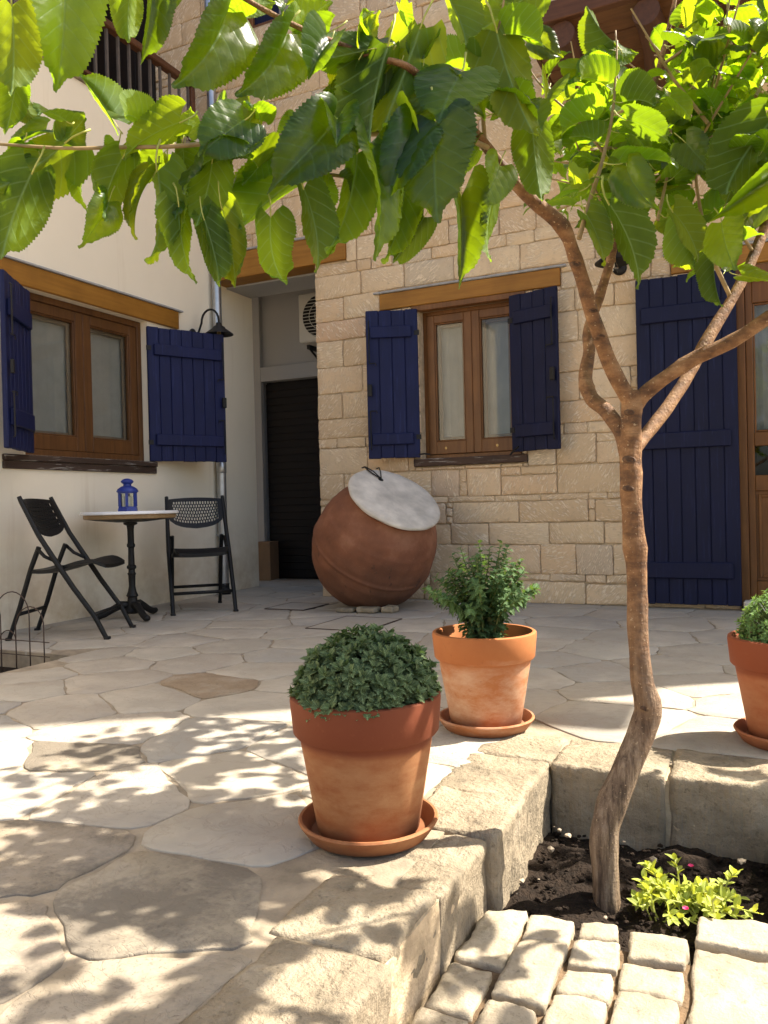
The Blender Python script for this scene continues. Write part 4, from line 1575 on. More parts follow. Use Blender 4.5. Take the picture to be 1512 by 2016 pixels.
def add_leaf(g, uvs, P, D, N, L, shape, fold=0.25, droop=0.25):
    """one small leaf blade: fan with a folded midrib; D points to the tip, N is up"""
    D = D.normalized()
    N = (N - D * N.dot(D))
    if N.length < 1e-4:
        N = D.orthogonal()
    N.normalize()
    S = D.cross(N)
    vs = []
    for (u, v) in shape:
        z_ = fold * abs(u) - droop * v * v
        vs.append(P + L * (S * u + D * v + N * z_))
        uvs.append((u, v))
    vs.append(P + L * (D * 0.5 - N * droop * 0.25))
    uvs.append((0, 0.5))
    n = len(shape)
    g.add(vs, [(n, (i + 1) % n, i) for i in range(n)])


def dome_plant(name, label, base, rad, height, nleaf, lsize, mat, seed, flat=0.75, wild=0.25):
    t = thing(name, label, 'potted plant', base)
    rg = random.Random(seed)
    g, uvs = G(), []
    st = G()
    nsh = nleaf // 9
    for i in range(nsh):
        # rosette shoots spread evenly over a dome
        ph = i * 2.39996 + rg.uniform(-0.3, 0.3)
        cz = 1 - (i + 0.5) / nsh * 1.12
        th = math.acos(max(-0.2, cz))
        d = Vector((math.sin(th) * math.cos(ph), math.sin(th) * math.sin(ph), math.cos(th)))
        k = 1 + rg.uniform(-0.10, 0.06)
        lump = 1 + 0.09 * noise.noise(d * 2.4 + Vector((seed, 0, 0)))
        tip = Vector((d.x * rad * k * lump, d.y * rad * k * lump, 0.028 + max(0.0, d.z) * height * k * lump))
        root = Vector((d.x * rad * 0.15, d.y * rad * 0.15, -0.03))
        st.tube([root, root.lerp(tip, 0.55) + Vector((0, 0, 0.02)), tip], [0.003, 0.0025, 0.0015], 4, cap=False)
        out = (d + Vector((0, 0, 0.75 - 0.3 * d.z))).normalized()
        for j in range(9):
            a = j * 2.4 + rg.uniform(-0.4, 0.4)
            lev = j / 9
            s1 = out.orthogonal().normalized()
            s2 = out.cross(s1)
            rd = s1 * math.cos(a) + s2 * math.sin(a)
            dirn = rd * (0.45 + 0.65 * lev) + out * (0.95 - 0.9 * lev) + Vector((rg.uniform(-wild, wild), rg.uniform(-wild, wild), rg.uniform(-wild, wild) * 0.6))
            P = tip - out * (0.8 * lsize * lev) + rd * 0.003
            add_leaf(g, uvs, P, dirn, out + rd * -0.3, lsize * rg.uniform(0.7, 1.15) * (0.7 + 0.45 * lev), LOBED if flat else OVAL, rg.uniform(0.1, 0.4), rg.uniform(0.05, 0.45))
    o = g.build('foliage', mat, t, uvs=uvs)
    o['kind'] = 'stuff'
    st.build('stems', M['stem'], t)['kind'] = 'stuff'
    return t


dome_plant('chrysanthemum', 'dense dome of grey green chrysanthemum leaves in the front pot', (POTS[0][0], POTS[0][1], 0.318), 0.170, 0.138, 3200, 0.026, M['mum'], 2)
dome_plant('bush_basil', 'small leaved bush basil growing in the pot at the right edge', (POTS[2][0], POTS[2][1], 0.315), 0.15, 0.155, 2600, 0.017, M['basil'], 7, flat=0)

t = thing('leafy_plant', 'tall loose dark green chrysanthemum plant in the middle pot', 'potted plant', (POTS[1][0], POTS[1][1], 0.29))
rg = random.Random(21)
g, uvs, st = G(), [], G()
for i in range(60):
    ph = i * 2.399 + rg.uniform(-0.3, 0.3)
    sp = math.sqrt((i + 0.5) / 60)
    hgt = 0.355 * (1 - 0.48 * sp ** 2.4) * rg.uniform(0.76, 1.08)
    ex = 0.22 * sp ** 0.8 * rg.uniform(0.72, 1.1)
    if i in (20, 33):
        ex *= 1.15
    p0 = Vector((0.045 * sp * math.cos(ph), 0.045 * sp * math.sin(ph), 0))
    p3 = Vector((ex * math.cos(ph), ex * math.sin(ph), hgt))
    p1 = p0.lerp(p3, 0.35) + Vector((-0.02 * math.cos(ph), -0.02 * math.sin(ph), 0.05))
    p2 = p0.lerp(p3, 0.7) + Vector((0, 0, 0.035))
    pts = [p0, p1, p2, p3]
    st.tube(pts, [0.0035, 0.003, 0.0025, 0.0015], 5, cap=False)
    nl = 30
    for j in range(nl):
        f = (0.12 + 0.88 * j / (nl - 1)) * 2.999
        k = int(f)
        P = pts[k].lerp(pts[k + 1], f - k)
        tg = (pts[k + 1] - pts[k]).normalized()
        a = j * 2.4 + rg.uniform(-0.5, 0.5) + i
        s1 = tg.orthogonal().normalized()
        rd = s1 * math.cos(a) + tg.cross(s1) * math.sin(a)
        top = j / nl
        dirn = rd * (1.0 - 0.2 * top) + tg * (0.2 + 0.35 * top) + Vector((0, 0, -0.15 + 0.2 * rg.random()))
        add_leaf(g, uvs, P, dirn, Vector((0, 0, 1)) + rd * -0.2 + tg * 0.4, rg.uniform(0.024, 0.038) * (1.1 - 0.4 * top), LOBED, rg.uniform(0.05, 0.35), rg.uniform(0.1, 0.5))
o = g.build('foliage', M['mum2'], t, uvs=uvs)
o['kind'] = 'stuff'
st.build('stems', M['stem'], t)['kind'] = 'stuff'
rg = random.Random(14)
g, uvs = G(), []
for i in range(26):
    a = rg.uniform(2.2, 4.6)
    r_ = rg.uniform(0.09, 0.15)
    add_leaf(g, uvs, Vector((r_ * math.cos(a), r_ * math.sin(a), 0.0)), Vector((rg.uniform(-1, 1), rg.uniform(-1, 1), rg.uniform(0, 0.7))), Vector((rg.uniform(-1, 1), rg.uniform(-1, 1), 1)), 0.022, OVAL, 0.4, 0.5)
o = g.build('dry_leaves', M['tan'], t, uvs=uvs)
o['kind'] = 'stuff'

# ------------------------------------------------------------------ flowering ground cover in the tree bed
gc = thing('ground_cover_plant', 'yellow green succulent ground cover with magenta flowers beside the tree trunk', 'plant', (-0.20, 2.0, LOW - 0.05))
gc.scale = (0.88, 0.88, 0.85)
rg = random.Random(33)
st = G()
ENDS = []
for i in range(46):
    ph = rg.uniform(0, 6.283)
    L = rg.uniform(0.05, 0.17)
    c0 = Vector((rg.uniform(-0.07, 0.10), rg.uniform(-0.07, 0.06), 0.0))
    end = c0 + Vector((L * math.cos(ph), 0.6 * L * math.sin(ph), rg.uniform(0.02, 0.085)))
    if end.x < -0.10:
        end.x = -0.10 + rg.uniform(0, 0.02)
    ENDS.append((c0, end))
ENDS += [(Vector((0.06, -0.06, 0.01)), Vector((0.17, -0.10, 0.015))), (Vector((0.0, 0.05, 0.02)), Vector((-0.02, 0.10, 0.10))), (Vector((0.1, 0.05, 0.02)), Vector((0.14, 0.06, 0.11)))]
for i, (c0, end) in enumerate(ENDS):
    pts = [c0 - Vector((0, 0, 0.01)), c0.lerp(end, 0.5) + Vector((0, 0, 0.02)), end]
    st.tube(pts, [0.0028, 0.0024, 0.0018], 5, cap=False)
    g, uvs = G(), []
    tg = (end - c0).normalized()
    for j in range(9):
        f = 0.35 + 0.65 * j / 8
        P = (pts[0].lerp(pts[1], f * 2) if f < 0.5 else pts[1].lerp(pts[2], f * 2 - 1))
        a = j * 1.7 + i
        s1 = tg.orthogonal().normalized()
        rd = s1 * math.cos(a) + tg.cross(s1) * math.sin(a)
        add_leaf(g, uvs, P, rd + tg * (0.3 + 0.6 * f) + Vector((0, 0, 0.35)), Vector((0, 0, 1)) - rd * 0.3, rg.uniform(0.022, 0.036), OVAL, rg.uniform(0.15, 0.5), rg.uniform(-0.05, 0.3))
    g.build('leaf_sprig', M['fleshy'], gc, uvs=uvs)
st.tube([(0.10, -0.10, 0.0), (0.095, -0.105, 0.06), (0.09, -0.108, 0.10), (0.10, -0.108, 0.112), (0.115, -0.105, 0.105)], 0.0032, 6)
st.build('stems', M['petiole'], gc)['kind'] = 'stuff'
for (fx, fy, fz) in ((0.025, -0.10, 0.062), (0.02, 0.13, 0.075)):
    g, uvs = G(), []
    for j in range(16):
        a = j * 2 * math.pi / 16
        add_leaf(g, uvs, Vector((fx, fy, fz)), Vector((math.cos(a), math.sin(a) - 0.3, 0.5)), Vector((0, -0.6, 1)), 0.009, OVAL, 0.2, 0.1)
    g.build('flower', M['pink'], gc, uvs=uvs)

# ------------------------------------------------------------------ table, lantern, chairs
TB = (-4.235, 4.50)
tb = thing('bistro_table', 'round bistro table with white top and black cast iron pedestal', 'table', (*TB, 0))
lathe_obj('table_top', [(0.0, 0.772), (0.345, 0.772), (0.352, 0.776), (0.352, 0.786), (0.344, 0.796), (0.0, 0.796)], M['marble'], tb)
lathe_obj('top_edging', [(0.0, 0.740), (0.318, 0.740), (0.328, 0.745), (0.328, 0.7715), (0.0, 0.7715)], M['plywood'], tb)
lathe_obj('underplate', [(0.0, 0.715), (0.10, 0.716), (0.24, 0.730), (0.30, 0.7395), (0.0, 0.7395)], M['iron'], tb)
lathe_obj('pedestal', [(0.05, 0.714), (0.05, 0.70), (0.028, 0.69), (0.024, 0.66), (0.024, 0.56), (0.030, 0.55), (0.030, 0.535), (0.021, 0.525), (0.024, 0.40), (0.034, 0.39), (0.034, 0.375), (0.024, 0.365), (0.024, 0.345), (0.032, 0.335), (0.026, 0.32), (0.024, 0.24), (0.032, 0.20), (0.044, 0.17), (0.034, 0.16), (0.04, 0.10), (0.062, 0.06), (0.05, 0.04), (0.0, 0.04)], M['iron'], tb, 20)
for k in range(3):
    a = R(-25 + 120 * k)
    g = G()
    c_, s_ = math.cos(a), math.sin(a)
    pts = [(0.03, 0.10), (0.08, 0.105), (0.14, 0.075), (0.20, 0.04), (0.245, 0.026), (0.275, 0.030)]
    g.tube([(r_ * c_, r_ * s_, z_) for r_, z_ in pts], [0.030, 0.030, 0.026, 0.024, 0.024, 0.020], 10)
    g.build('foot', M['iron'], tb, smooth=True)

lan = thing('lantern', 'small cobalt blue tin lantern with a white candle on the table', 'lantern', (TB[0] - 0.02, TB[1] + 0.0, 0.7965), R(38))
g = G()
HX = Matrix.Rotation(R(30), 4, 'Z')
g.lathe([(0.0, 0.0), (0.076, 0.0), (0.078, 0.004), (0.072, 0.03), (0.068, 0.035), (0.0, 0.035)], 6, 0, HX)
g.build('base', M['lantern'], lan)
for k in range(6):
    g = G()
    a = R(60 * k + 30)
    g.box(0.056, 0.070, -0.010, 0.010, 0.0352, 0.1325, 0, Matrix.Rotation(a, 4, 'Z'))
    g.build('post', M['lantern'], lan)
    g = G()
    g.box(0.054, 0.0555, -0.026, 0.026, 0.036, 0.132, 0, Matrix.Rotation(R(60 * k), 4, 'Z'))
    g.build('pane', M['glass'], lan)
lathe_obj('roof', [(0.0, 0.133), (0.070, 0.1335), (0.072, 0.141), (0.078, 0.1425), (0.079, 0.147), (0.070, 0.165), (0.045, 0.182), (0.03, 0.187), (0.028, 0.200), (0.044, 0.212), (0.046, 0.222), (0.034, 0.234), (0.012, 0.242), (0.0, 0.243)], M['lantern'], lan, 24, 50)
lathe_obj('candle', [(0.026, 0.036), (0.026, 0.108), (0.021, 0.112), (0.0, 0.108)], M['wax'], lan, 18)


def folding_chair(label, loc, fdir):
    """local +x = forward, y across; black plastic with slotted back"""
    t = thing('folding_chair', label, 'chair', (*loc, 0), math.atan2(fdir[1], fdir[0]), 'black folding chairs at the bistro table')
    W = 0.235
    for s in (-1, 1):
        g = G()
        g.tube([(0.315, s * W, 0.0), (0.245, s * W, 0.14), (0.11, s * W, 0.33), (0.02, s * W, 0.47), (-0.10, s * (W - 0.004), 0.66), (-0.205, s * (W - 0.01), 0.87), (-0.22, s * (W - 0.01), 0.905)], [0.0155, 0.0165, 0.0175, 0.018, 0.0165, 0.016, 0.014], 8)
        g.box(0.300, 0.335, s * W - 0.019, s * W + 0.019, -0.001, 0.018, ch=0.004)
        g.build('front_leg', M['black'], t, smooth=True, sharp=50)
        g = G()
        wi = W - 0.038
        g.tube([(-0.325, s * wi, 0.0), (-0.25, s * wi, 0.2), (-0.17, s * wi, 0.45), (-0.115, s * wi, 0.585)], [0.0145, 0.016, 0.016, 0.0165], 8)
        g.box(-0.342, -0.308, s * wi - 0.017, s * wi + 0.017, -0.001, 0.017, ch=0.004)
        g.build('rear_leg', M['black'], t, smooth=True, sharp=50)
        g = G()
        g.tube([(-0.117, s * (W - 0.02), 0.573), (-0.07, s * (W - 0.015), 0.525), (0.0, s * (W - 0.018), 0.492)], 0.0115, 8)
        g.build('hinge_arm', M['black'], t, smooth=True)
    for (fx, zz, wi) in ((0.235, 0.155, W), (-0.265, 0.16, W - 0.038)):
        g = G()
        g.tube([(fx, -wi, zz), (fx, wi, zz)], 0.0125, 8)
        g.build('crossbar', M['black'], t, smooth=True)
    # seat: curved slab
    g = G()
    vs, fs = [], []
    nx_, ny_ = 16, 10
    for top in (0, 1):
        for i in range(nx_ + 1):
            u = i / nx_
            x_ = -0.185 + 0.48 * u
            zz = 0.435 + 0.052 * u + 0.016 * math.sin(2 * math.pi * (u - 0.5)) - 0.03 * max(0, u - 0.84) / 0.16
            for j in range(ny_ + 1):
                v = j / ny_ * 2 - 1
                wd = 0.205 - 0.03 * max(0, (u - 0.85) / 0.15) ** 2
                vs.append((x_, v * wd, zz - 0.008 * (1 - v * v) + (0.010 if top else -0.014)))
    m = (nx_ + 1) * (ny_ + 1)
    for i in range(nx_):
        for j in range(ny_):
            a = i * (ny_ + 1) + j
            fs.append((a, a + 1, a + ny_ + 2, a + ny_ + 1))
            fs.append((m + a, m + a + ny_ + 1, m + a + ny_ + 2, m + a + 1))
    for i in range(nx_):
        a = i * (ny_ + 1)
        fs.append((a, a + ny_ + 1, m + a + ny_ + 1, m + a))
        b = a + ny_
        fs.append((b, m + b, m + b + ny_ + 1, b + ny_ + 1))
    for j in range(ny_):
        fs.append((j, m + j, m + j + 1, j + 1))
        a = nx_ * (ny_ + 1) + j
        fs.append((a, a + 1, m + a + 1, m + a))
    g.add(vs, fs)
    g.build('seat', M['black'], t, smooth=True, sharp=50)

    # slotted backrest: u across, v up; bowed backwards
    def bk(u, v, off=0.0):
        top = 0.895 - 0.012 * u * u
        bot = 0.640 + 0.055 * u * u * u * u + 0.02 * abs(u)
        zz = bot + (top - bot) * v
        xx = -0.21 + (0.895 - zz) * 0.47 - 0.035 * (1 - u * u) + off
        return (xx, u * 0.215, zz)
    g = G()

    def bar(u0, v0, u1, v1, wdt, n=1):
        """flat strap between two points of the back"""
        pts = [(u0 + (u1 - u0) * i / n, v0 + (v1 - v0) * i / n) for i in range(n + 1)]
        du, dv = (u1 - u0) * 0.215, (v1 - v0) * 0.25
        L = math.hypot(du, dv)
        pu, pv = -dv / L * wdt / 0.215, du / L * wdt / 0.25
        vs = []
        for (a, b) in pts:
            vs += [bk(a - pu, b - pv, 0.005), bk(a + pu, b + pv, 0.005), bk(a + pu, b + pv, -0.005), bk(a - pu, b - pv, -0.005)]
        fs = []
        for i in range(n):
            for k in range(4):
                k2 = (k + 1) % 4
                fs.append((i * 4 + k, (i + 1) * 4 + k, (i + 1) * 4 + k2, i * 4 + k2))
        fs += [(0, 1, 2, 3), (n * 4 + 3, n * 4 + 2, n * 4 + 1, n * 4)]
        g.add(vs, fs)
    bar(-0.97, 0.94, 0.97, 0.94, 0.016, 10)
    bar(-0.97, 0.09, 0.97, 0.09, 0.020, 10)
    bar(-0.925, 0.05, -0.925, 0.97, 0.017, 4)
    bar(0.925, 0.05, 0.925, 0.97, 0.017, 4)
    g.build('backrest', M['black'], t)
    g = G()
    rows = 7
    ns = 17
    for r_ in range(1, rows):
        v = 0.15 + 0.73 * r_ / rows
        bar(-0.86, v, 0.86, v, 0.0032, 10)
    for r_ in range(rows):
        va, vb = 0.15 + 0.73 * r_ / rows, 0.15 + 0.73 * (r_ + 1) / rows
        for i in range(ns):
            u = -0.84 + 1.68 * (i + (0.5 if r_ % 2 else 0.0)) / ns
            bar(u, va, u, vb, 0.0042)
    g.build('back_slots', M['black'], t)
    return t


folding_chair('black folding chair left of the table, seen from the side near the wire edging', (-4.105, 3.808), (0.912, 0.41))
folding_chair('black folding chair beside the downpipe, facing the patio behind the table', (-4.09, 5.10), (0.70, -0.71))

# ------------------------------------------------------------------ garden wire edging in the wall bed
wf = thing('wire_edging', 'rusty wire arch garden edging standing in the wall bed', 'garden edging', (-3.85, 3.12, -0.10))
for x_, h_, w_ in ((-0.20, 0.42, 0.13), (0.02, 0.46, 0.14), (0.16, 0.38, 0.11), (-0.02, 0.24, 0.07), (-0.42, 0.42, 0.14), (-0.60, 0.44, 0.13)):
    g = G()
    pts = [(x_ - w_, 0, 0)]
    for i in range(13):
        a = math.pi * (1 - i / 12)
        pts.append((x_ + w_ * math.cos(a), 0.01 * math.sin(a), h_ - w_ + w_ * math.sin(a)))
    pts.append((x_ + w_, 0, 0))
    g.tube(pts, 0.0035, 6)
    g.build('arch', M['rust'], wf, smooth=True)
for zz in (0.11, 0.19):
    g = G()
    g.tube([(-0.75, 0, zz), (0.31, 0, zz)], 0.003, 5)
    g.build('crosswire', M['rust'], wf)

# inspection covers let into the paving by the jar
for lab, q4 in (('flush inspection cover in the paving beside the jar', [(-3.56, 5.22), (-3.2, 5.22), (-3.2, 5.62), (-3.56, 5.62)]), ('flush inspection cover in the paving in front of the jar', [(-2.72, 4.45), (-2.28, 4.45), (-2.28, 5.02), (-2.72, 5.02)])):
    x0, x1, y0, y1 = q4[0][0], q4[1][0], q4[0][1], q4[2][1]
    t = thing('inspection_cover', lab, 'drain cover', ((x0 + x1) / 2, (y0 + y1) / 2, 0.004), 0.0, 'inspection covers in the patio')
    hx, hy = (x1 - x0) / 2, (y1 - y0) / 2
    g = G()
    for a, b, c, d in ((-hx, hx, -hy, -hy + 0.007), (-hx, hx, hy - 0.007, hy), (-hx, -hx + 0.007, -hy + 0.007, hy - 0.007), (hx - 0.007, hx, -hy + 0.007, hy - 0.007)):
        g.box(a, b, c, d, -0.02, 0.003)
    g.build('frame', M['rust'], t)
    g = G()
    g.box(-hx + 0.0075, hx - 0.0075, -hy + 0.0075, hy - 0.0075, -0.02, 0.0015)
    g.build('inset_stone', M['flag'], t)


# ------------------------------------------------------------------ the mulberry tree
tree = thing('mulberry_tree', 'young mulberry tree with forked trunk and large heart shaped leaves over the patio', 'tree', tuple(at(1195, 1790, 1.95)))
TO = Vector(tree.location)


def smoothpath(pts, rad, sub=5):
    """Catmull-Rom through the points"""
    P = [Vector(p) for p in pts]
    P = [P[0] * 2 - P[1]] + P + [P[-1] * 2 - P[-2]]
    op, orr = [], []
    for i in range(1, len(P) - 2):
        for k in range(sub):
            t = k / sub
            a, b, c, d = P[i - 1], P[i], P[i + 1], P[i + 2]
            op.append(0.5 * ((2 * b) + (c - a) * t + (2 * a - 5 * b + 4 * c - d) * t * t + (3 * b - a - 3 * c + d) * t ** 3))
            orr.append(rad[i - 1] + (rad[i] - rad[i - 1]) * t)
    op.append(P[-2])
    orr.append(rad[-1])
    return op, orr


def limb(name, pix, rads, mat, seg=14, wob=0.2, knots=()):
    pts, rr = smoothpath([at(*p) for p in pix], rads)
    for (ki, kr) in knots:
        for d in (-1, 0, 1):
            if 0 <= ki + d < len(rr):
                rr[ki + d] *= 1 + kr * (1 if d == 0 else 0.4)
    g = G()
    g.tube([p - TO for p in pts], rr, seg, wob=wob, seed=len(pix))
    g.build(name, mat, tree, smooth=True)
    return pts


D = 1.95
limb('trunk', [(1197, 1812, D), (1193, 1740, D), (1190, 1650, D), (1207, 1575, D), (1240, 1500, D), (1268, 1430, D), (1276, 1390, D), (1262, 1330, D), (1256, 1250, D), (1254, 1150, D), (1250, 1080, D), (1244, 1000, D), (1242, 930, D), (1242, 870, D), (1244, 810, D), (1246, 770, D)],
     [0.036, 0.032, 0.035, 0.0345, 0.033, 0.031, 0.031, 0.027, 0.0245, 0.0245, 0.0265, 0.0255, 0.0250, 0.0255, 0.0260, 0.023], M['bark'], 24, 0.16, ((31, 0.06), (50, 0.10), (60, 0.06)))
L1 = limb('branch', [(1246, 800, D), (1215, 745, 1.94), (1180, 660, 1.92), (1155, 580, 1.90), (1133, 510, 1.87), (1107, 447, 1.84), (1040, 385, 1.79), (990, 330, 1.74), (955, 285, 1.69), (915, 240, 1.63), (860, 180, 1.57), (800, 130, 1.52), (735, 112, 1.50), (645, 78, 1.48), (560, 40, 1.45), (470, -10, 1.43), (380, -70, 1.41)],
          [0.020, 0.0195, 0.017, 0.0155, 0.0148, 0.0165, 0.0152, 0.0128, 0.0108, 0.0090, 0.0075, 0.0066, 0.0060, 0.0055, 0.005, 0.0045, 0.0035], M['bark'], 12, 0.2, ((15, 0.1), (20, 0.15), (25, 0.18)))
limb('branch', [(1236, 905, D), (1222, 850, 1.98), (1195, 810, 2.03), (1165, 785, 2.07), (1152, 745, 2.10), (1160, 690, 2.13), (1158, 650, 2.15), (1178, 590, 2.18), (1200, 520, 2.2), (1215, 450, 2.2), (1225, 360, 2.18), (1255, 260, 2.15), (1290, 160, 2.12), (1320, 40, 2.1), (1345, -80, 2.08)],
     [0.016, 0.0195, 0.020, 0.019, 0.0165, 0.0148, 0.0142, 0.0135, 0.0125, 0.0115, 0.010, 0.009, 0.0075, 0.006, 0.004], M['bark'], 12, 0.22, ((18, 0.15), (26, 0.15)))
limb('branch', [(1252, 800, D), (1272, 772, 1.94), (1325, 733, 1.92), (1375, 702, 1.90), (1440, 672, 1.87), (1512, 625, 1.84), (1600, 560, 1.8), (1690, 450, 1.8), (1750, 300, 1.82), (1790, 100, 1.85), (1800, -150, 1.85)],
     [0.017, 0.0185, 0.0180, 0.0172, 0.0152, 0.0155, 0.0145, 0.016, 0.013, 0.010, 0.005], M['bark'], 12, 0.2, ((12, 0.1), (20, 0.12)))
limb('branch', [(1246, 890, D), (1268, 860, 2.0), (1315, 800, 2.06), (1360, 730, 2.12), (1400, 655, 2.16), (1440, 590, 2.2), (1485, 500, 2.24), (1525, 380, 2.28), (1540, 230, 2.3), (1530, 60, 2.3), (1520, -120, 2.28)],
     [0.015, 0.0165, 0.0165, 0.0152, 0.0160, 0.0148, 0.0140, 0.0125, 0.012, 0.008, 0.005], M['bark'], 12, 0.2, ((18, 0.15),))
# scars of pruned shoots along the trunk and limbs
kr = random.Random(12)
for kx_, ky_, kd_, kw_ in ((1238, 962, 1.927, 0.011), (1240, 905, 1.927, 0.013), (1134, 520, 1.862, 0.011), (1168, 612, 1.896, 0.010), (1184, 662, 1.902, 0.008), (1272, 1395, 1.925, 0.010), (1400, 662, 2.148, 0.009), (1240, 812, 1.927, 0.010), (1060, 400, 1.795, 0.007)):
    g = G()
    p = at(kx_, ky_, kd_) - TO
    tm = Matrix.Translation(p) @ _f.to_track_quat('Z', 'Y').to_matrix().to_4x4()
    g.lathe([(kw_ * 1.25, 0.006), (kw_ * 1.05, -0.003), (kw_ * 0.7, -0.006), (kw_ * 0.5, -0.003), (kw_ * 0.3, -0.004), (0.0, -0.005)], 10, 0, tm @ Matrix.Diagonal((1.0, kr.uniform(0.5, 0.75), 1, 1)), ecc=0.12)
    g.build('bark_scar', M['scar'], tree, smooth=True)
# long thin shoots, each a twig of its own
TW = [
    [(960, 290, 1.69), (900, 268, 1.62), (800, 262, 1.55), (680, 265, 1.50), (560, 268, 1.47), (470, 275, 1.45), (350, 288, 1.43), (230, 290, 1.42), (130, 292, 1.40), (0, 284, 1.38), (-150, 275, 1.36)],
    [(905, 330, 1.66), (800, 345, 1.60), (700, 350, 1.55), (630, 345, 1.52), (520, 375, 1.5), (430, 400, 1.48), (330, 420, 1.46)],
    [(1140, 470, 1.88), (1160, 400, 1.90), (1185, 320, 1.92), (1205, 230, 1.93), (1212, 150, 1.94), (1215, 80, 1.95)],
    [(1225, 360, 2.18), (1180, 290, 2.12), (1130, 230, 2.05), (1075, 180, 2.0), (1030, 120, 1.97)],
    [(1255, 260, 2.15), (1225, 190, 2.12), (1215, 120, 2.1), (1212, 60, 2.1)],
    [(1300, 130, 2.12), (1360, 90, 2.05), (1420, 60, 2.0), (1440, -20, 1.98)],
    [(1215, 450, 2.2), (1270, 380, 2.12), (1330, 320, 2.05), (1400, 270, 2.0), (1470, 210, 1.95)],
    [(1440, 590, 2.2), (1400, 500, 2.15), (1380, 420, 2.1), (1370, 330, 2.06), (1390, 240, 2.02), (1410, 130, 2.0)],
    [(1485, 500, 2.24), (1440, 430, 2.2), (1410, 360, 2.16), (1340, 280, 2.12)],
    [(1690, 450, 1.8), (1600, 380, 1.78), (1520, 340, 1.76), (1450, 330, 1.74)],
    [(1540, 230, 2.3), (1480, 160, 2.24), (1440, 90, 2.2), (1430, -20, 2.18)],
    [(1525, 380, 2.28), (1470, 330, 2.3), (1400, 300, 2.34), (1310, 270, 2.38), (1230, 240, 2.4)],
    [(1225, 360, 2.18), (1170, 330, 2.24), (1110, 320, 2.28), (1050, 310, 2.3)],
    [(1750, 300, 1.82), (1650, 200, 1.8), (1570, 110, 1.8), (1500, 40, 1.8)],
    [(955, 285, 1.69), (950, 200, 1.66), (960, 120, 1.64), (985, 40, 1.62), (1000, -60, 1.6)],
]
TWP = []
for k, tw in enumerate(TW):
    n = len(tw)
    r0 = 0.0065 if k in (0, 2, 7) else 0.005
    TWP.append(limb('twig', tw, [r0 * (1 - 0.65 * i / (n - 1)) for i in range(n)], M['twig'], 7, 0.15))


# leaf blades: a handful of shapes, shared by every leaf
def leaf_blade(seed, nst=56, half=3, fold=0.3, droop=0.6, wave=0.03, curl=0.15, twist=0.3, width=0.84, stalk=True):
    rg = random.Random(seed)
    ph = rg.uniform(0, 6.28)
    us = [i / half for i in range(-half, half + 1)]
    vs, uvs, fs, mi = [], [], [], []
    ang, py, pz = 0.0, 0.0, 0.0
    cx = [(0.0, 0.0, 0.0)]
    for i in range(1, nst + 1):
        ang = droop * (i / nst) ** 1.2
        py += math.cos(ang) / nst
        pz -= math.sin(ang) / nst
        cx.append((py, pz, ang))
    for i in range(nst + 1):
        t = i / nst
        if t < 0.30:
            h = width / 2 * (0.50 + 0.50 * math.sqrt(1 - (1 - t / 0.30) ** 2))
        else:
            x_ = (t - 0.30) / 0.70
            h = width / 2 * max(0.0, math.cos(x_ * math.pi / 2)) ** 0.86
            if t > 0.8:
                h *= 1 - 0.55 * math.sin((t - 0.8) / 0.2 * math.pi)
        h *= 1 + 0.05 * math.sin(6 * t + ph)
        py, pz, ang = cx[i]
        tw = twist * t
        for u in us:
            hh = h
            sh = -0.17 * abs(u) ** 1.3 * (1 - t) ** 3
            if abs(u) == 1:
                hh *= 1.03 if i % 2 else 0.97
                sh += 0.006 if i % 2 else -0.005
            X_ = u * hh
            lz = fold * abs(X_) - curl * hh * u ** 4 + wave * math.sin(9.5 * t + ph + (1.6 if u > 0 else 0)) * u * u
            lz += 0.0095 * math.sin(2 * math.pi * 6 * (t - 0.75 * abs(X_))) * (0, 0.8, 1.0, 0.9)[round(abs(u) * 3)]
            # twist round the midrib, then stand on the drooping midrib
            xr = X_ * math.cos(tw) - lz * math.sin(tw)
            lr = X_ * math.sin(tw) + lz * math.cos(tw)
            vs.append((xr, py + sh * math.cos(ang) + lr * math.sin(ang), pz - sh * math.sin(ang) + lr * math.cos(ang)))
            uvs.append((X_, t + sh))
    m = len(us)
    for i in range(nst):
        for j in range(m - 1):
            a = i * m + j
            fs.append((a, a + 1, a + m + 1, a + m))
            mi.append(0)
    g = G()
    g.v, g.f, g.mi = vs, fs, mi
    if stalk:
        b = len(g.v)
        g.tube([(0, 0.01, -0.004), (0.0, -0.10, 0.01), (0.02, -0.22, 0.05), (0.03, -0.30, 0.11)], [0.011, 0.012, 0.013, 0.016], 5, 1)
        uvs += [(0.3, 0.3)] * (len(g.v) - b)
    return g, uvs


BL_ = []
for k, kw in enumerate((
        dict(fold=0.45, droop=0.6, wave=0.035, curl=0.20, twist=0.3),
        dict(fold=0.75, droop=0.9, wave=0.04, curl=0.35, twist=-0.45),
        dict(fold=1.15, droop=0.7, wave=0.045, curl=0.3, twist=0.55),
        dict(fold=0.30, droop=1.0, wave=0.06, curl=0.55, twist=-0.3),
        dict(fold=1.5, droop=0.8, wave=0.05, curl=0.15, twist=0.3),
        dict(fold=0.7, droop=1.5, wave=0.05, curl=0.6, twist=0.8),
        dict(fold=0.15, droop=0.45, wave=0.03, curl=0.12, twist=0.1, width=0.95),
        dict(fold=0.9, droop=1.1, wave=0.06, curl=-0.4, twist=-0.7))):
    g, uvs = leaf_blade(k + 1, **kw)
    BL_.append((g.mesh('leaf', [M['leaf'], M['petiole']], True, uvs), kw))
HANDN = 10 ** 6
POOL = []


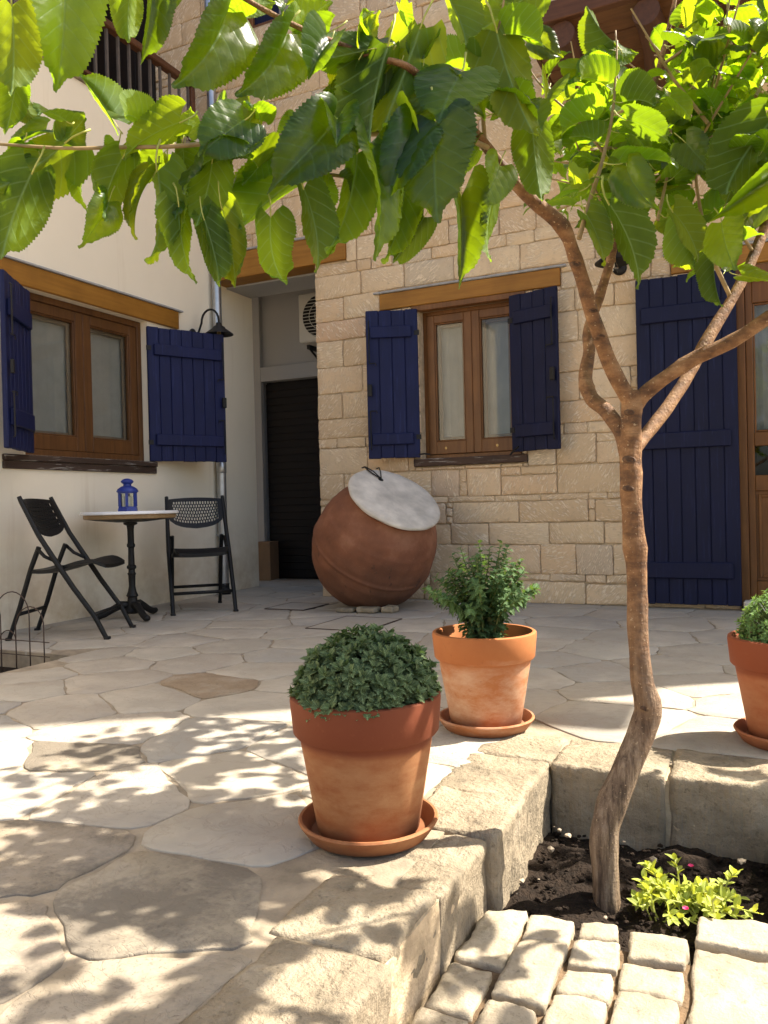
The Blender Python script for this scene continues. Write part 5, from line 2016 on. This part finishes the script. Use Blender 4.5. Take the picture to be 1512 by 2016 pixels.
def place_leaf(P, Q, N, blade=None, wmul=1.0, rg=random):
    """leaf from blade base P to tip Q with upper side towards N"""
    Y = Vector(Q) - Vector(P)
    L = Y.length * 1.06
    Y.normalize()
    N = Vector(N)
    N = (N - Y * N.dot(Y))
    if N.length < 1e-3:
        N = Y.orthogonal()
    N.normalize()
    # the droop of a blade tips its chord down from its base tangent: turn back by half of it
    me, kw = BL_[blade if blade is not None else rg.randrange(len(BL_))]
    rot = Matrix.Rotation(0.42 * kw['droop'], 3, Y.cross(N))
    Y, N = rot @ Y, rot @ N
    X_ = Y.cross(N)
    mat = Matrix(((X_.x * wmul, Y.x, N.x, 0), (X_.y * wmul, Y.y, N.y, 0), (X_.z * wmul, Y.z, N.z, 0), (0, 0, 0, 1))) @ Matrix.Scale(L, 4)
    mat.translation = Vector(P)
    q = proj(Vector(P).lerp(Vector(Q), 0.5))
    if len(POOL) >= HANDN and q and 1050 < q[0] < 1330 and q[1] < 160 and rg.random() < 0.8:
        return
    POOL.append((mat, me, L))


# leaves read from the photograph: (base px, tip px, depth base, depth tip, upper side: t = towards the viewer, u = away, width, blade)
Z1 = 1.99


def A(x, y):
    return x / Z1, y / Z1


def B(x, y):
    return 752 + x / Z1, y / Z1


HAND = [
    (A, (45, 20), (45, 370), 1.33, 1.35, 'u', 0.9, 0), (A, (255, -110), (225, 345), 1.30, 1.34, 't', 1.0, 0), (A, (515, -60), (505, 165), 1.45, 1.46, 'u', 0.8, 1),
    (A, (600, -40), (557, 240), 1.42, 1.42, 't', 0.55, 2), (A, (885, 45), (690, 340), 1.45, 1.42, 't', 0.95, 1), (A, (1120, 130), (935, 375), 1.47, 1.44, 't', 0.95, 1),
    (A, (1150, 130), (1290, 10), 1.50, 1.54, 'u', 0.95, 6), (A, (1290, 125), (1085, 255), 1.51, 1.53, 'u', 0.9, 0), (A, (1440, 195), (1265, 235), 1.48, 1.45, 'u', 1.1, 4),
    (A, (1425, 190), (1480, 45), 1.49, 1.51, 'u', 0.9, 3), (A, (1445, 255), (1190, 490), 1.50, 1.48, 'u', 0.8, 1), (A, (1520, 180), (1450, 580), 1.47, 1.43, 'u', 0.8, 2),
    (A, (440, 465), (305, 290), 1.43, 1.40, 'u', 0.95, 4), (A, (705, 480), (485, 615), 1.43, 1.40, 'u', 1.15, 0), (A, (255, 560), (-30, 750), 1.40, 1.36, 'u', 0.95, 2),
    (A, (125, 680), (5, 1010), 1.37, 1.36, 'u', 0.95, 1), (A, (150, 640), (145, 785), 1.42, 1.43, 'u', 0.6, 2), (A, (250, 560), (330, 465), 1.42, 1.46, 'u', 1.2, 3),
    (A, (180, 520), (25, 630), 1.44, 1.45, 't', 0.9, 1), (A, (480, 620), (410, 880), 1.41, 1.39, 'u', 0.9, 5), (A, (425, 790), (305, 975), 1.42, 1.40, 't', 0.95, 5),
    (A, (300, 590), (335, 825), 1.46, 1.47, 'u', 0.8, 0), (A, (615, 670), (585, 1030), 1.42, 1.40, 'u', 0.62, 1), (A, (640, 600), (520, 720), 1.5, 1.52, 'u', 1.0, 6),
    (A, (830, 640), (770, 885), 1.42, 1.40, 'u', 0.9, 0), (A, (935, 595), (705, 760), 1.40, 1.38, 'u', 0.9, 5), (A, (960, 470), (785, 605), 1.39, 1.36, 't', 1.2, 6),
    (A, (1000, 440), (900, 640), 1.43, 1.42, 'u', 0.7, 2), (A, (700, 810), (760, 1105), 1.42, 1.41, 'u', 0.62, 0), (A, (800, 860), (860, 1120), 1.40, 1.38, 'u', 0.55, 1),
    (A, (870, 820), (925, 1130), 1.42, 1.42, 'u', 0.75, 3), (A, (1070, 565), (955, 720), 1.47, 1.46, 'u', 0.9, 6), (A, (1300, 500), (1055, 750), 1.45, 1.40, 't', 0.9, 1),
    (A, (1190, 680), (950, 890), 1.46, 1.43, 'u', 0.85, 4), (A, (1190, 740), (1245, 1060), 1.45, 1.44, 'u', 0.62, 0), (A, (1400, 600), (1285, 990), 1.46, 1.43, 'u', 0.72, 1),
    (A, (1450, 560), (1480, 1000), 1.47, 1.44, 't', 0.75, 0), (A, (1060, 850), (1115, 1120), 1.44, 1.43, 'u', 0.9, 3), (A, (1320, 575), (1285, 780), 1.50, 1.51, 'u', 0.6, 2),
    (A, (0, 350), (165, 495), 1.42, 1.45, 'u', 0.8, 0), (A, (60, 330), (20, 530), 1.40, 1.40, 'u', 0.9, 3), (A, (600, 690), (525, 930), 1.45, 1.44, 't', 0.62, 1),
    (A, (660, 660), (665, 940), 1.47, 1.48, 't', 0.5, 0), (A, (730, 530), (745, 425), 1.47, 1.49, 'u', 1.0, 6), (A, (960, 690), (930, 850), 1.48, 1.48, 'u', 0.9, 3),
    (A, (380, -30), (350, 160), 1.42, 1.42, 'u', 0.5, 2), (A, (700, -50), (620, 60), 1.46, 1.46, 'u', 0.8, 1), (A, (960, 10), (1080, 10), 1.48, 1.52, 'u', 0.9, 0),
    (B, (70, 15), (105, 110), 1.52, 1.53, 'u', 1.1, 0), (B, (240, -40), (330, 170), 1.55, 1.54, 'u', 0.65, 2), (B, (590, -40), (390, 115), 1.62, 1.6, 'u', 1.0, 0),
    (B, (450, 125), (600, 535), 1.60, 1.55, 'u', 0.72, 0), (B, (312, 280), (225, 470), 1.50, 1.46, 't', 1.6, 6), (B, (212, 475), (215, 850), 1.47, 1.42, 't', 0.98, 6),
    (B, (135, 510), (15, 800), 1.50, 1.46, 't', 0.8, 1), (B, (150, 110), (0, 510), 1.52, 1.46, 'u', 0.62, 1), (B, (190, 330), (70, 480), 1.55, 1.54, 'u', 0.8, 4),
    (B, (310, 770), (305, 1115), 1.56, 1.53, 't', 0.48, 2), (B, (460, 650), (385, 810), 1.60, 1.57, 't', 1.1, 0), (B, (435, 770), (420, 1020), 1.64, 1.62, 'u', 0.8, 0),
    (B, (590, 510), (625, 785), 1.66, 1.64, 'u', 0.8, 0), (B, (165, 850), (45, 1025), 1.54, 1.53, 'u', 0.6, 2), (B, (90, 730), (5, 1030), 1.52, 1.50, 'u', 0.5, 1),
    (B, (600, 150), (710, 230), 1.78, 1.76, 't', 1.1, 5), (B, (910, 165), (805, 30), 1.95, 1.93, 'u', 1.0, 4), (B, (912, 200), (830, 235), 1.96, 1.93, 'u', 1.2, 0),
    (B, (920, 200), (1000, 210), 1.96, 1.99, 'u', 1.2, 0), (B, (805, 270), (690, 260), 1.98, 1.95, 'u', 0.8, 1), (B, (800, 330), (700, 345), 2.0, 1.97, 'u', 0.8, 5),
    (B, (960, 470), (1130, 560), 1.80, 1.76, 'u', 0.9, 0), (B, (940, 640), (1160, 650), 1.80, 1.76, 'u', 0.6, 1), (B, (960, 650), (1080, 830), 1.80, 1.76, 't', 0.9, 5),
    (B, (890, 800), (1010, 1120), 1.82, 1.78, 'u', 0.62, 0), (B, (800, 840), (870, 1040), 1.85, 1.82, 'u', 0.75, 1), (B, (1140, 830), (1240, 1020), 1.86, 1.82, 'u', 0.9, 0),
    (B, (1330, 870), (1380, 1050), 1.76, 1.72, 't', 1.1, 6), (B, (1520, 480), (1345, 760), 1.70, 1.66, 'u', 0.95, 1), (B, (1520, 700), (1290, 860), 1.72, 1.68, 't', 0.5, 4),
    (B, (1300, 1010), (1330, 1200), 1.84, 1.82, 'u', 0.5, 2), (B, (1410, 1080), (1560, 1120), 1.74, 1.72, 't', 0.95, 0), (B, (1200, 840), (1230, 1040), 1.90, 1.88, 'u', 0.7, 4),
    (B, (1310, 140), (1180, 150), 1.92, 1.89, 't', 0.95, 4), (B, (1270, 290), (1210, 210), 1.98, 2.0, 'u', 0.9, 0), (B, (1290, 290), (1360, 220), 1.98, 2.02, 'u', 0.9, 0),
    (B, (1190, 560), (1310, 690), 1.88, 1.85, 't', 1.0, 0), (B, (1130, 380), (1210, 470), 1.9, 1.88, 'u', 0.9, 0), (B, (1090, 390), (1000, 420), 1.92, 1.9, 'u', 0.8, 1),
]
rg = random.Random(77)
for (fn, b, e, d0, d1, side, wm_, bl) in HAND:
    b, e = fn(*b), fn(*e)
    P, Q = at(*b, d0), at(*e, d1)
    tov = (CAM - (P + Q) / 2).normalized()
    N = tov if side == 't' else -tov
    ax = (Q - P).normalized()
    N = Matrix.Rotation(rg.choice((-1, 1)) * rg.uniform(0.1, 0.95), 3, ax) @ N
    N = N + Vector((0, 0, 0.25))
    place_leaf(P, Q, N, bl, wm_ * (0.8 if wm_ > 0.7 else 1.0), rg)
nhand = HANDN = len(POOL)


def leafy(pts, step, size, rg, start=0.1, spread=1.0):
    """alternate leaves along a shoot"""
    L = [0.0]
    for i in range(1, len(pts)):
        L.append(L[-1] + (pts[i] - pts[i - 1]).length)
    s = start * L[-1]
    k = 0
    while s <= L[-1]:
        i = max(j for j in range(len(L)) if L[j] <= s + 1e-9)
        i = min(i, len(pts) - 2)
        p = pts[i].lerp(pts[i + 1], (s - L[i]) / max(1e-6, L[i + 1] - L[i]))
        tg = (pts[i + 1] - pts[i]).normalized()
        a = k * 2.7 + rg.uniform(-0.7, 0.7)
        s1 = tg.orthogonal().normalized()
        rd = s1 * math.cos(a) + tg.cross(s1) * math.sin(a)
        rd.z *= 0.5
        rd.normalize()
        sz = size * rg.uniform(0.65, 1.2) * (1 - 0.35 * s / L[-1])
        base = p + rd * sz * 0.35 + Vector((0, 0, 0.02))
        dirn = rd * spread + tg * 0.3 + Vector((0, 0, rg.uniform(-0.95, 0.05)))
        N = Vector((rg.uniform(-0.5, 0.5), rg.uniform(-0.5, 0.5), 1.0)) + rd * 0.4
        place_leaf(base, base + dirn.normalized() * sz, N, None, rg.uniform(0.85, 1.1), rg)
        s += step * rg.uniform(0.7, 1.3)
        k += 1


rg = random.Random(101)
for k, tp in enumerate(TWP):
    if k in (0, 1):
        leafy(tp, 0.075, 0.105, rg, 0.05)
    elif k == 14:
        leafy(tp, 0.07, 0.11, rg, 0.1)
    else:
        leafy(tp, 0.026, 0.098, rg, 0.1)
leafy(L1[50:], 0.08, 0.10, rg, 0.05)
leafy(L1[38:64], 0.034, 0.115, rg, 0.05)

# the crown above and to the right of the view, which throws the dappled shade
rg = random.Random(55)
extra = []
# (ground patch x0, x1, y0, y1, shoots): each shoot hangs where the sun's ray over that patch passes the crown
kx, ky = math.cos(SUN_AZ) / math.tan(SUN_EL), math.sin(SUN_AZ) / math.tan(SUN_EL)
for x0, x1, y0, y1, cnt in ((-2.3, -0.9, 0.6, 1.5, 14), (-2.5, -1.15, 1.5, 2.5, 38), (-0.95, -0.5, 0.9, 1.9, 6), (-0.55, 0.0, 1.1, 1.65, 6), (-0.3, 0.3, 2.2, 2.5, 5)):
    k = 0
    while k < cnt:
        gx, gy, h = rg.uniform(x0, x1), rg.uniform(y0, y1), rg.uniform(1.05, 1.95) if y1 < 2.0 else rg.uniform(1.2, 2.5)
        a = Vector((gx + kx * h, gy + ky * h, h))
        q = proj(a)
        crown = q and 1120 < q[0] < 1700 and 40 < q[1] < 440 and q[2] > 1.95 and not (q[0] < 1330 and q[1] < 200)
        if q and -160 < q[0] < 1640 and -160 < q[1] < 2100 and not crown:
            continue
        d_ = Vector((rg.uniform(-1, 1), rg.uniform(-1, 1), rg.uniform(-0.1, 0.8))).normalized()
        extra.append([a, a + d_ * 0.14, a + d_ * 0.30 + Vector((0, 0, 0.04))])
        k += 1
# unseen shoots added sunward of the near branches to shade their leaves
for bx0, bx1, by0, by1, dd, cnt in ((720, 1010, 180, 420, 1.5, 10),):
    k = 0
    while k < cnt:
        a = at(rg.uniform(bx0, bx1), rg.uniform(by0, by1), dd) + SD * rg.uniform(0.35, 0.9)
        q = proj(a)
        if q and q[1] > -110 and q[0] < 1600:
            a += SD * 0.35
            q = proj(a)
            if q and q[1] > -110 and q[0] < 1600:
                continue
        d_ = Vector((rg.uniform(-1, 1), rg.uniform(-1, 1), rg.uniform(0.0, 0.7))).normalized()
        extra.append([a, a + d_ * 0.12, a + d_ * 0.26])
        k += 1
n0 = len(POOL)
for e_ in extra:
    leafy(e_, 0.05, 0.10 if seen(e_[1], 100) else 0.125, rg, 0.0)
g = G()
for e_ in extra:
    g.tube([p - TO for p in e_], [0.005, 0.004, 0.002], 5)
tag(g.build('outer_twigs', M['twig'], tree), kind='stuff')

vis, rest = [], []
for k, (mat, me, L) in enumerate(POOL):
    c = mat @ Vector((0, 0.5, 0))
    p = proj(c)
    (vis if seen(c, 40) else rest).append((k, mat, me, L / p[2] if p else 0))
vis.sort(key=lambda t: (t[0] >= nhand, -t[3]))
for k, mat, me, _ in vis[:300]:
    o = link('leaf', me, tree)
    m2 = mat.copy()
    m2.translation -= TO
    o.matrix_local = m2
rest += vis[300:]
lv = {m.name: (np.array([v.co[:] for v in m.vertices]), [tuple(p.vertices) for p in m.polygons], [p.material_index for p in m.polygons]) for m, _ in BL_}
luv = {}
for m, _ in BL_:
    arr = np.zeros((len(m.vertices), 2))
    for lp_ in m.loops:
        arr[lp_.vertex_index] = m.uv_layers[0].data[lp_.index].uv
    luv[m.name] = arr
g = G()
uvs = []
for k, mat, me, _ in rest:
    V, F, MI = lv[me.name]
    mm = np.array(mat)
    W_ = V @ mm[:3, :3].T + mm[:3, 3] - np.array(TO)
    b = len(g.v)
    g.v += [tuple(r_) for r_ in W_]
    g.f += [tuple(i + b for i in f) for f in F]
    g.mi += MI
    uvs += [tuple(r_) for r_ in luv[me.name]]
if g.v:
    tag(g.build('foliage', [M['leaf'], M['petiole']], tree, smooth=True, uvs=uvs), kind='stuff')
print('leaves', len(POOL), 'hand', nhand, 'as objects', min(300, len(vis)), 'stones', len(stones))
